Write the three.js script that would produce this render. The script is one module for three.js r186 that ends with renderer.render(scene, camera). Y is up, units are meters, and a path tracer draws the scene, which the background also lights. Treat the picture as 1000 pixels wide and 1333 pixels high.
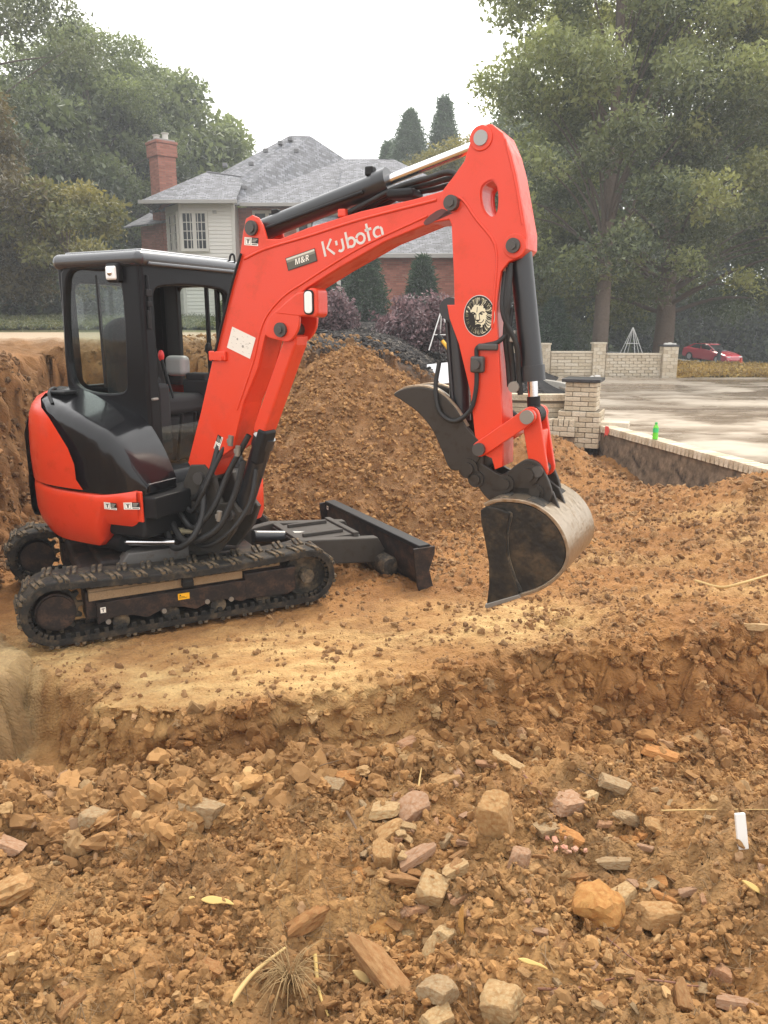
import * as THREE from 'three';
import { RoundedBoxGeometry } from 'three/addons/geometries/RoundedBoxGeometry.js';
import { mergeGeometries, mergeVertices, toCreasedNormals } from 'three/addons/utils/BufferGeometryUtils.js';
import { createNoise2D, createNoise3D } from 'simplex-noise';

// ---------------------------------------------------------------- camera, sky, sun, exposure
const scene = new THREE.Scene();
const EYE = 1.91, PITCH = 13.5 * Math.PI / 180;
const camera = new THREE.PerspectiveCamera(67, 3 / 4, 0.1, 600);
camera.position.set(0, EYE, 0);
camera.rotation.set(-PITCH, 0, 0);
scene.add(camera);

const SUN = new THREE.Vector3(0.18, 0.72, -0.67).normalize();   // high, ahead and a little to the right, behind thin cloud
{
  // an overcast sky: bright white cloud, brightest round the veiled sun
  const w = 512, h = 256, data = new Float32Array(w * h * 4);
  for (let j = 0; j < h; j++) for (let i = 0; i < w; i++) {
    const th = (0.5 - (j + 0.5) / h) * -Math.PI, ph = ((i + 0.5) / w - 0.5) * 2 * Math.PI;
    const y = Math.sin(th), c = Math.cos(th), x = Math.cos(ph) * c, z = Math.sin(ph) * c;
    const d = x * SUN.x + y * SUN.y + z * SUN.z;
    const glow = Math.exp((d - 1) * 5.5), wide = 0.5 + 0.5 * d;
    const v = y < 0 ? 0.45 : 0.90 + 0.15 * y + 0.3 * wide + 0.9 * glow;
    const k = (j * w + i) * 4;
    data[k] = v * 1.0; data[k + 1] = v * 0.99; data[k + 2] = v * 0.98; data[k + 3] = 1;
  }
  const t = new THREE.DataTexture(data, w, h, THREE.RGBAFormat, THREE.FloatType);
  t.mapping = THREE.EquirectangularReflectionMapping; t.magFilter = THREE.LinearFilter; t.minFilter = THREE.LinearFilter;
  t.needsUpdate = true;
  scene.background = t; scene.environment = t;
}
const sun = new THREE.DirectionalLight(0xfff0da, 1.5);
sun.position.copy(SUN).multiplyScalar(60); sun.target.position.set(0, 0, -8);
sun.castShadow = true; sun.shadow.radius = 28; sun.shadow.mapSize.set(4096, 4096);
Object.assign(sun.shadow.camera, { left: -30, right: 30, top: 40, bottom: -20, near: 1, far: 140 });
scene.add(sun, sun.target);
scene.fog = new THREE.FogExp2(0xeef3f8, 0.0026);

const renderer = new THREE.WebGLRenderer({ antialias: true });
renderer.shadowMap.enabled = true; renderer.shadowMap.type = THREE.PCFSoftShadowMap;
renderer.toneMapping = THREE.LinearToneMapping;
renderer.toneMappingExposure = 1.66;

// ---------------------------------------------------------------- helpers
function rng(seed) { let a = seed >>> 0; return () => { a = (a + 0x6D2B79F5) >>> 0; let t = Math.imul(a ^ (a >>> 15), 1 | a); t = (t + Math.imul(t ^ (t >>> 7), 61 | t)) ^ t; return ((t ^ (t >>> 14)) >>> 0) / 4294967296; }; }
const n2 = createNoise2D(rng(11)), n3 = createNoise3D(rng(12));
const V = (x, y, z) => new THREE.Vector3(x, y, z);
const clamp = (x, a = 0, b = 1) => Math.min(b, Math.max(a, x));
const lerp = (a, b, t) => a + (b - a) * t;
const ss = (a, b, x) => { const t = clamp((x - a) / (b - a)); return t * t * (3 - 2 * t); };
function fbm(x, y, o = 4) { let s = 0, a = 0.5, f = 1; for (let i = 0; i < o; i++) { s += a * n2(x * f + i * 17.3, y * f - i * 9.1); a *= 0.5; f *= 2.03; } return s; }
function interp(pts, x) { if (x <= pts[0][0]) return pts[0][1]; for (let i = 1; i < pts.length; i++) if (x <= pts[i][0]) return lerp(pts[i - 1][1], pts[i][1], (x - pts[i - 1][0]) / (pts[i][0] - pts[i - 1][0])); return pts[pts.length - 1][1]; }
const used = {};
function numbered(n) { const k = used[n] = (used[n] ?? -1) + 1; return k ? n + '_' + String(k).padStart(3, '0') : n; }
function tag(o, label, category, group) { o.userData.label = label; if (category) o.userData.category = category; if (group) o.userData.group = group; return o; }
function thing(name, label, category, pos = [0, 0, 0], turn = 0, group) {
  const o = new THREE.Group(); o.name = numbered(name); o.position.set(...pos); o.rotation.y = turn; scene.add(o);
  return tag(o, label, category, group);
}
function prep(g) {                                     // same attributes on every geometry, so that they merge
  g = g.index ? g.toNonIndexed() : g;
  for (const k of Object.keys(g.attributes)) if (!['position', 'normal', 'uv'].includes(k)) g.deleteAttribute(k);
  if (!g.attributes.normal) g.computeVertexNormals();
  return g;
}
function metricUV(g) {                                 // uv in metres from the nearest axis
  const p = g.attributes.position, n = g.attributes.normal, uv = new Float32Array(p.count * 2);
  for (let i = 0; i < p.count; i++) {
    const x = Math.abs(n.getX(i)), y = Math.abs(n.getY(i)), z = Math.abs(n.getZ(i));
    if (y >= x && y >= z) { uv[2 * i] = p.getX(i); uv[2 * i + 1] = p.getZ(i); }
    else if (x >= z) { uv[2 * i] = p.getZ(i); uv[2 * i + 1] = p.getY(i); }
    else { uv[2 * i] = p.getX(i); uv[2 * i + 1] = p.getY(i); }
  }
  g.setAttribute('uv', new THREE.BufferAttribute(uv, 2)); return g;
}
function join(gs) { gs = (Array.isArray(gs) ? gs : [gs]).map(prep); for (const g of gs) metricUV(g); return gs.length > 1 ? mergeGeometries(gs) : gs[0]; }
function obj(name, gs, m, parent = scene, keepUV = false) {
  const g = keepUV ? gs : join(gs);
  const o = new THREE.Mesh(g, m); o.name = parent === scene ? numbered(name) : name;
  o.castShadow = o.receiveShadow = true; parent.add(o); return o;
}
function struct(name, gs, m, keep) { const o = obj(name, gs, m, scene, keep); o.userData.kind = 'structure'; return o; }
function bx(w, h, d, x = 0, y = 0, z = 0, r = 0.008) { const g = r > 0 ? new RoundedBoxGeometry(w, h, d, 2, Math.min(r, w / 2.1, h / 2.1, d / 2.1)) : new THREE.BoxGeometry(w, h, d); return g.translate(x, y, z); }
function span(g, a, b) {                               // turn a geometry built along +y (centred) onto the line a..b
  const d = b.clone().sub(a), q = new THREE.Quaternion().setFromUnitVectors(V(0, 1, 0), d.clone().normalize());
  return g.applyQuaternion(q).translate((a.x + b.x) / 2, (a.y + b.y) / 2, (a.z + b.z) / 2);
}
function rod(a, b, r, r2 = r, seg = 16) { return span(new THREE.CylinderGeometry(r2, r, a.distanceTo(b), seg), a, b); }
function bar(a, b, w, t, r = 0.006) { return span(bx(w, a.distanceTo(b), t, 0, 0, 0, r), a, b); }
function tube(pts, r, seg = 40, rad = 8) { return new THREE.TubeGeometry(new THREE.CatmullRomCurve3(pts.map((p) => (p.isVector3 ? p : V(...p)))), seg, r, rad); }
function pin(x, y, z0, z1, r, seg = 20) { return new THREE.CylinderGeometry(r, r, Math.abs(z1 - z0), seg).rotateX(Math.PI / 2).translate(x, y, (z0 + z1) / 2); }
function shapeOf(pts) { return new THREE.Shape(pts.map(([x, y]) => new THREE.Vector2(x, y))); }
function smoothPts(pts, n = 60, closed = true) { const c = new THREE.CatmullRomCurve3(pts.map(([x, y]) => V(x, y, 0)), closed, 'centripetal'); return c.getPoints(n).slice(0, closed ? n : n + 1).map((p) => [p.x, p.y]); }
function plate(pts, z0, z1, bevel = 0.004, holes = []) {     // a flat plate in the x,y plane from z0 to z1
  const s = shapeOf(pts); for (const h of holes) s.holes.push(new THREE.Path(h.map(([x, y]) => new THREE.Vector2(x, y))));
  const b = Math.min(bevel, (z1 - z0) / 2.2);
  return new THREE.ExtrudeGeometry(s, { depth: z1 - z0 - 2 * b, bevelEnabled: b > 0, bevelSize: b, bevelThickness: b, bevelOffset: -b, bevelSegments: 2, steps: 1 }).translate(0, 0, z0 + b);
}
function disc(cx, cy, r, n = 20, a0 = 0) { return Array.from({ length: n }, (_, i) => [cx + r * Math.cos(a0 + i / n * 2 * Math.PI), cy + r * Math.sin(a0 + i / n * 2 * Math.PI)]); }
function rectPts(x0, y0, x1, y1) { return [[x0, y0], [x1, y0], [x1, y1], [x0, y1]]; }
const R = (d) => d * Math.PI / 180;
// a point of the place seen at a spot of a 1000 x 1333 survey picture, at a depth: used to take measurements over from it
function at(px, py, d) {
  const F = 1006.97, a = px - 500, b = 666.5 - py, f = Math.cos(PITCH) * F + Math.sin(PITCH) * b, v = Math.cos(PITCH) * b - Math.sin(PITCH) * F;
  return V(a / f * d, EYE + v / f * d, -d);
}
// grey noise textures
function noiseTex(size, fn, srgb = false) {
  const d = new Uint8Array(size * size * 4);
  for (let j = 0; j < size; j++) for (let i = 0; i < size; i++) { const c = fn(i / size, j / size), k = (j * size + i) * 4; for (let q = 0; q < 3; q++) d[k + q] = clamp(Array.isArray(c) ? c[q] : c) * 255; d[k + 3] = 255; }
  const t = new THREE.DataTexture(d, size, size); t.wrapS = t.wrapT = THREE.RepeatWrapping; t.magFilter = THREE.LinearFilter; t.minFilter = THREE.LinearMipmapLinearFilter; t.generateMipmaps = true;
  if (srgb) t.colorSpace = THREE.SRGBColorSpace; t.needsUpdate = true; return t;
}
// tileable fractal noise from 3d noise on a torus-like wrap (blend of shifted copies)
function tileN(u, v, f, o, seed = 0) {
  const w = (x, y) => { let s = 0, a = 0.5, q = f; for (let i = 0; i < o; i++) { s += a * n2(x * q + seed, y * q + seed * 1.7); a *= 0.55; q *= 2; } return s; };
  const a = u, b = v; return lerp(lerp(w(a, b), w(a - 1, b), a), lerp(w(a, b - 1), w(a - 1, b - 1), a), b) * 1.3;
}
function rep(t, x, y = x) { const c = t.clone(); c.repeat.set(x, y); c.needsUpdate = true; return c; }
function std(color, o = {}) { const m = new THREE.MeshStandardMaterial({ roughness: 0.6, ...o }); if (Array.isArray(color)) m.color.setRGB(...color); else m.color.set(color); return m; }
function phys(color, o = {}) { const m = new THREE.MeshPhysicalMaterial({ roughness: 0.5, ...o }); if (Array.isArray(color)) m.color.setRGB(...color); else m.color.set(color); return m; }
const T = {
  fine: noiseTex(256, (u, v) => 0.5 + 0.5 * tileN(u, v, 14, 4, 3)),
  coarse: noiseTex(256, (u, v) => 0.5 + 0.5 * tileN(u, v, 5, 5, 8)),
  speck: noiseTex(512, (u, v) => { const a = 0.5 + 0.5 * tileN(u, v, 40, 3, 21), b = 0.5 + 0.5 * tileN(u, v, 9, 4, 5); const k = 0.62 + 0.38 * a + 0.25 * (b - 0.5); return [k, k * 0.985, k * 0.96]; }),
  grit: noiseTex(512, (u, v) => 0.5 + 0.4 * tileN(u, v, 34, 4, 41) + 0.25 * tileN(u, v, 9, 3, 4)),
  stone: noiseTex(512, (u, v) => { const a = 0.5 + 0.5 * tileN(u, v, 26, 4, 71), b = tileN(u, v, 4, 5, 15), k = ss(-0.8, 0.9, b), q = 0.72 + 0.3 * a; return [lerp(q, 0.70 * q + 0.04, k), lerp(q, 0.55 * q, k), lerp(q, 0.38 * q, k)]; }),
  mud: noiseTex(512, (u, v) => { const a = tileN(u, v, 5, 6, 61), b = tileN(u, v, 30, 3, 7), k = ss(-0.45, 0.75, a + 0.45 * b) * 0.8; return [lerp(0.20, 0.60, k), lerp(0.195, 0.515, k), lerp(0.185, 0.40, k)]; }, true),
  paintDust: noiseTex(1024, (u, v) => { const a = tileN(u, v, 4, 6, 91), b = tileN(u, v, 30, 3, 17), c = tileN(u * 1, v, 60, 2, 3), k = ss(0.05, 0.75, a + 0.3 * b) * 0.55, sp = ss(0.62, 0.74, c + 0.35 * a) * 0.5; const q = clamp(k + sp); return [lerp(1, 0.80, q), lerp(0.97, 0.98, q), lerp(0.97, 1.0, q) * (1 - 0.04 * b)]; }),
  paintRough: noiseTex(512, (u, v) => { const a = tileN(u, v, 4, 6, 91), b = tileN(u, v, 22, 4, 33); return 0.62 + 0.5 * ss(-0.1, 0.7, a + 0.3 * b) ; }),
  dust: noiseTex(512, (u, v) => { const a = tileN(u, v, 4, 6, 91), b = tileN(u, v, 26, 3, 17), k = ss(0.05, 0.6, a + 0.25 * b) * 0.5; return [lerp(0.95, 0.72, k), lerp(0.95, 0.62, k), lerp(0.95, 0.48, k)]; }, true),
};

// ---------------------------------------------------------------- the ground
// d = metres ahead of the standing place, X = metres to the right; y = 0 is the floor of the dig
const EDGE = [[-3.2, 5.0], [-2.42, 4.56], [-1.64, 3.82], [-1.33, 3.55], [-0.79, 3.61], [-0.21, 3.87], [0.45, 4.16], [0.94, 4.38], [1.69, 4.54], [2.5, 4.72], [4.5, 5.1]];
const BANKL = [[3.0, -2.2], [3.8, -2.45], [4.4, -2.62], [5, -2.85], [5.6, -3.0], [6.6, -3.35], [7.6, -3.45], [9.5, -3.3]];
const BANKB = [[-3.6, 8.4], [-2, 8.7], [-1, 8.9], [0, 9.8], [1, 11.0], [2, 11.9], [2.9, 12.25], [3.4, 12.4]];
const WALLX = [[5.2, 4.95], [8.47, 4.26], [12.2, 3.5], [13.2, 3.32]];     // the kerb-topped retaining wall beside the paved yard
const CREST = [[-3, 2.45], [-1.3, 2.62], [-0.3, 2.8], [0.2, 2.85], [1.0, 2.6], [2.0, 2.2], [4, 2.0]];
const DEEP = [[-2, 0.48], [-1.3, 0.54], [0, 0.42], [0.8, 0.38], [1.5, 0.54], [2.5, 0.60], [4, 0.60]];
const yardX0 = (d) => lerp(-0.4, 3.2, ss(11, 34, d)), yardX1 = (d) => lerp(2.5, 6.3, ss(12, 27, d));
function streetH(X, d) { return clamp(0.24 - 0.12 * (X - 15.3), -2.2, 0.30); }
function yardH(X, d) {                                  // the garden behind: high on the left, falling to the paved yard
  const s = ss(yardX0(d), yardX1(d), X);
  const hi = 1.76 + 0.028 * Math.max(0, d - 14) * (d < 45 ? 1 : 45 / d) + 0.05 * fbm(X * 0.4, d * 0.4, 3);
  const lo = 0.28;
  return lerp(hi, lo, s);
}
const hash = (i, j, k) => { let h = Math.imul(i, 374761393) + Math.imul(j, 668265263) + Math.imul(k, 974634211); h = Math.imul(h ^ (h >>> 13), 1274126177); return ((h ^ (h >>> 16)) >>> 0) / 4294967296; };
function clodH(X, d, s, k) {                             // rounded lumps lying close together, in metres
  const u = X / s, v = d / s, a = Math.floor(u), b = Math.floor(v); let m = 0;
  for (let i = -1; i <= 1; i++) for (let j = -1; j <= 1; j++) { const p = hash(a + i, b + j, k); if (p < 0.25) continue; const r = 0.28 + 0.4 * hash(a + i, b + j, k + 1), dx = u - a - i - hash(a + i, b + j, k + 2), dy = v - b - j - hash(a + i, b + j, k + 3), q = 1 - (dx * dx + dy * dy) / (r * r); if (q > 0) m = Math.max(m, Math.pow(q, 0.6) * r * (0.5 + 0.7 * p)); }
  return m * s;
}
function ridge(x, y) { return 1 - Math.abs(n2(x, y)); }
const lump = (x, y, r, px, py, h) => { const q = ((x - px) ** 2 + (y - py) ** 2) / (r * r); return h * Math.exp(-q * 1.6); };
function groundH(X, d, rough = true) {
  const wob = 0.07 * n2(X * 2.1 + 5, d * 2.1) + 0.035 * n2(X * 6.3, d * 6.1);
  // floor of the dig
  let y = 0.035 * fbm(X * 0.9, d * 0.9, 3) + 0.02 * n2(X * 0.35 + 3, d * 0.35);
  y += -0.10 * ss(9.2, 10.8, d) * ss(2.2, 3.2, X) - lump(X, d, 1.1, 3.75, 10.3, 0.34) + lump(X, d, 1.15, 2.3, 10.4, 0.42) + lump(X, d, 0.95, 4.15, 8.0, 0.36) + lump(X, d, 0.8, 1.4, 10.2, 0.3) + lump(X, d, 0.9, 3.6, 6.9, 0.1);
  y += 0.10 * ss(-2.1, -2.5, X) * ss(4.6, 4.2, d);
  y = lerp(y, 0.0, ss(1.7, 1.2, Math.hypot(X + 1.62, d - 5.4)));
  let rgh = 1;
  // trench in front of the floor, then the spoil the picture is taken from
  const e = interp(EDGE, X) + wob * 0.9 + 0.05 * n2(X * 4.3 + 9, 7), cut = e - d;
  if (cut > -0.5) {
    const deep = interp(DEEP, X), w = lerp(0.24, 0.36, ss(-1, 0.6, X) * ss(3, 1.2, X));
    const face = ss(-0.02, w, cut) * 0.8 + 0.2 * ss(w * 0.6, w + 0.5, cut);
    let t = lerp(y, -deep, face);
    const c = interp(CREST, X), top = 0.255 + 0.055 * n2(X * 1.5, d * 1.5) + 0.05 * ss(2.3, 1.3, d);
    const rise = ss(c + lerp(0.55, 1.5, ss(0.2, 1.6, X)), c - 0.12, d + wob * 0.8);
    t = Math.max(t, lerp(-deep - 0.12, top, rise));
    // the trench stops at the left, at a clean cut face
    const end = ss(-2.0, -2.10, X + 0.03 * n2(d * 4, 1) + 0.015 * n2(d * 13, 4)) * ss(2.25, 2.6, d) * ss(-0.02, 0.1, cut);
    t = lerp(t, Math.max(0.06 + 0.015 * n2(X * 4, d * 4), t), end);
    y = t; rgh = lerp(1, 1.7, ss(0.2, 0.45, cut)) * (1 - 0.6 * end) * (1 - 0.6 * ss(0.0, 0.05, cut) * ss(0.4, 0.25, cut));
    if (X > 0.9 && X < 4 && cut > 0 && cut < 0.8) y += 0.10 * fbm(X * 3.1, d * 3.1, 3) * ss(0, 0.2, cut) * ss(0.8, 0.4, cut);
    y -= lump(X, d, 0.30, 1.5, 2.62, 0.20) + lump(X, d, 0.22, -0.12, 1.62, 0.09) - lump(X, d, 0.3, 0.15, 2.35, 0.07);
  }
  // the high cut bank at the left and behind the machine, and the garden above
  const bl = interp(BANKL, d) + 1.1 * wob, bb = interp(BANKB, X) + 1.1 * wob;
  const sd = Math.max(bl - X, d - bb);
  const lowNear = ss(3.0, 4.6, d);
  if (sd > -0.05) {
    const steep = d - bb > bl - X ? 0.75 : 0.5;
    const b = ss(0, steep, sd) * 0.88 + 0.12 * ss(0.2, 1.5, sd);
    const hi = d > 8 && X > -3.2 ? yardH(X, d) : 1.76 * lowNear + (1 - lowNear) * 0.35;
    y = lerp(y, Math.max(hi, d > 9.2 && X > 1.5 ? 0.12 : -1), b);
    if (sd < 1.1) { y += (0.04 * fbm(X * 2.3 + d, d * 2.3 + 4, 4)) * ss(0, 0.3, sd) * ss(1.1, 0.5, sd); rgh = lerp(0.35, 1.2, ss(0.5, 0.9, sd) + ss(0.02, -0.02, sd)); } else rgh = d > 8.6 ? ss(2.0, 1.0, sd) : 1;
  }
  // paved yard and the street side, all behind the retaining wall
  const wx = interp(WALLX, d);
  if (X > wx + 0.02 && d > 1 && d < 30) { const k = d > 12.6 ? ss(12.6, 13.0, d) * 0 : 1; if (k) { y = 0.27; rgh = 0; } }
  if (d > 24.6) { const k = ss(24.6, 31, d) * ss(4, 8, X); y = lerp(y, streetH(X, d) - 0.03, k); }
  if (rough && rgh > 0 && d < 14 && d > 0.8) {
    const far = d < 5.2 ? (d > interp(EDGE, X) && X < 1 ? 0.6 : 1) : 1 + 0.5 * ss(5.2, 6.5, d) * ss(0.2, 1.2, X);
    y += rgh * far * (0.030 * fbm(X * 4.2, d * 4.2, 4) + 0.018 * (ridge(X * 7.5 + 3, d * 9.5) - 0.6) + 0.011 * n2(X * 21, d * 21) + 0.006 * n2(X * 47, d * 47));
    const flatP = 1 - 0.72 * ss(1.4, 0.2, X) * ss(6.6, 5.8, d) * (d > interp(EDGE, X) - 0.02 ? 1 : 0);
    const wq = flatP * ss(-0.35, 0.35, fbm(X * 1.3 + 12, d * 1.3, 3)) - (1 - flatP) * 0.5;
    y += Math.min(rgh, 1.4) * (0.5 * Math.max(0, wq) * clodH(X + 0.03 * n2(X * 9, d * 9), d, 0.12, 5) + Math.max(0.03, 0.25 + 0.4 * wq) * clodH(X, d, 0.055, 9) * (d < 6 ? 1 : 0.7));
  }
  return y;
}
// the heap of dug soil is a thing of its own, standing on the floor
const PILE = { x: -0.42, d: 9.5, h: 1.82 };
function pileH(X, d) {
  const dx = X - PILE.x, dd = d - PILE.d, a = Math.atan2(dd, dx), r = Math.hypot(dx, dd * 0.98);
  const rr = r * (1 + 0.09 * Math.sin(a * 2 + 0.6) + 0.06 * Math.sin(a * 5 + 2)) ;
  let y = PILE.h - 0.10 - 0.80 * (Math.sqrt(rr * rr + 0.10) - 0.316);
  const r2 = Math.hypot(X + 1.5, d - 9.2); y = Math.max(y, 1.6 - 0.75 * r2);        // its lower shoulder at the left
  const r3 = Math.hypot(X - 0.95, (d - 8.5) * 0.9); y = Math.max(y, 0.52 - 0.55 * r3); // loose soil run out at the right
  y = y * 0.94 + 0.10 * fbm(X * 1.3 + 9, d * 1.3, 3) + 0.035 * (ridge(X * 5, d * 5) - 0.5) + 0.05 * fbm(X * 4.4, d * 4.4, 4) + 0.012 * n2(X * 19, d * 19) + 0.007 * n2(X * 43, d * 43) + 0.6 * clodH(X, d, 0.16, 21) * ss(-0.3, 0.3, n2(X * 1.4, d * 1.4)) + 0.4 * clodH(X, d, 0.075, 31);
  return y;
}
function standH(X, d) { return Math.max(groundH(X, d), pileH(X, d)); }
function onGround(px, py, h = standH) {                 // where the line of sight of a surveyed spot meets the ground
  let lo = 0.8; const p = (d) => at(px, py, d);
  for (let d = 0.8; d < 60; d += 0.02) { const q = p(d); if (q.y < h(q.x, d)) { let a = lo, b = d; for (let i = 0; i < 14; i++) { const m = (a + b) / 2, s = p(m); if (s.y < h(s.x, m)) b = m; else a = m; } return p(b); } lo = d; }
  return p(30);
}
const soilMap = rep(T.speck, 0.9), soilBump = rep(T.grit, 1.3);
const SOIL = new THREE.MeshStandardMaterial({ vertexColors: true, roughness: 0.93, map: soilMap, bumpMap: soilBump, bumpScale: 0.012 });
const cA = [0.40, 0.192, 0.058], cB = [0.255, 0.112, 0.032], cPale = [0.68, 0.46, 0.20], cDark = [0.125, 0.075, 0.038], cGrey = [0.47, 0.345, 0.18];
const mix3 = (a, b, t) => [lerp(a[0], b[0], t), lerp(a[1], b[1], t), lerp(a[2], b[2], t)];
const PALES = [[-1.25, 4.0, 0.55, 0.2, 0.9], [-0.6, 4.35, 0.8, 0.16, 0.85], [0.2, 4.55, 0.6, 0.16, 0.7], [1.0, 5.0, 0.55, 0.2, 0.9], [-2.15, 4.25, 0.16, 0.6, 1], [1.9, 6.2, 0.8, 0.2, 0.5], [3.3, 7.4, 0.7, 0.25, 0.5], [2.6, 5.4, 0.7, 0.18, 0.5],[-1.0, 3.85, 0.5, 0.16, 1], [-0.35, 4.15, 0.5, 0.14, 0.9], [0.95, 4.85, 0.5, 0.22, 0.9], [-0.5, 4.6, 0.7, 0.18, 0.6],[-0.55, 3.95, 0.75, 0.28, 0.9], [-1.25, 3.72, 0.5, 0.22, 0.8], [-0.2, 4.5, 0.55, 0.4, 0.55], [0.75, 4.72, 0.42, 0.34, 1], [1.0, 4.6, 0.4, 0.2, 0.6], [-1.95, 4.3, 0.35, 0.5, 0.9], [-2.2, 4.7, 0.25, 0.5, 0.7], [0.35, 5.0, 0.6, 0.3, 0.35], [3.6, 6.6, 0.7, 0.25, 0.6], [2.9, 4.95, 0.5, 0.2, 0.45], [1.7, 5.3, 0.8, 0.2, 0.25], [-1.0, 4.2, 0.6, 0.25, 0.45]];
function soilColor(X, d, y) {
  const e = d + 0.9 * y, a = fbm(X * 1.1 + 31, e * 1.1, 4), b = fbm(X * 5 + 7, e * 5, 3), c = n2(X * 17, e * 17);
  let k = mix3(cB, cA, clamp(0.55 + 0.8 * a + 0.35 * b + 0.12 * c));
  let p = 0; for (const [x, z, rx, rd, s] of PALES) p = Math.max(p, s * Math.exp(-(((X - x) / rx) ** 2 + ((d - z) / rd) ** 2) * 1.1));
  const streak = 0.5 + 0.5 * n2(X * 2.2 + d * 1.4, d * 9 - X * 2.5);
  k = mix3(k, cPale, clamp(p * (0.45 + 0.75 * streak) + 0.35 * p * b));
  return k;
}
function groundColor(X, d, y) {
  const e = interp(EDGE, X), cut = e - d;
  let k = soilColor(X, d, y);
  if (cut > 0.02 && d > 1) {
    const fgd = ss(0.15, 0.8, cut);
    k = mix3(k, mix3([0.30, 0.155, 0.054], [0.44, 0.265, 0.105], clamp(0.5 + fbm(X * 2.2, d * 2.2 + 40, 4))), 0.75 * fgd);
    const damp = ss(0.05, 0.7, fbm(X * 1.6 + 80, d * 1.6, 3) + 0.25);
    k = mix3(k, cDark, 0.35 * damp * fgd);
    if (X < -1.5) k = mix3(k, cGrey, 0.6 * ss(-1.90, -2.0, X) * ss(2.4, 2.7, d));
  }
  const bl = interp(BANKL, d), bb = interp(BANKB, X), sd = Math.max(bl - X, d - bb);
  if (sd > 0 && d > 3) {
    const strat = 0.5 + 0.5 * Math.sin(y * 14 + 3 * fbm(X * 1.2, d * 1.2, 3));
    if (sd < 1.3) k = mix3(k, mix3(cDark, [0.25, 0.125, 0.05], strat), 0.55);
    if (X > 1.2 && d > 9) k = mix3(k, [0.075, 0.055, 0.04], 0.8 * ss(0, 0.15, sd));
    if (d > 8.8 || X < -3.3) {
      const gravel = [0.46, 0.36, 0.25], lawn = mix3([0.085, 0.12, 0.035], [0.30, 0.25, 0.12], clamp(0.42 + 0.9 * fbm(X * 0.8, d * 0.5, 4))), mulch = mix3([0.018, 0.017, 0.018], [0.06, 0.05, 0.045], clamp(0.4 + 1.2 * fbm(X * 6, d * 6, 3)));
      const up = ss(1.0, 1.5, sd);
      const inMulch = ss(-1.6, -1.1, X + 0.3 * n2(d * 0.7, 4) + (d - 12) * 0.10);
      let top = mix3(gravel, lawn, ss(19, 23, d + 2 * n2(X * 0.8, d * 0.8)));
      top = mix3(top, mulch, inMulch * (d < 34 ? 1 : 0));
      k = mix3(k, top, inMulch > 0.5 ? ss(0.45, 0.8, sd) : up);
    }
  }
  if (d > 25 && X > 4) k = mix3([0.10, 0.11, 0.04], [0.22, 0.17, 0.08], clamp(0.5 + fbm(X * 0.5, d * 0.5, 4)));
  return k;
}
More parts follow.
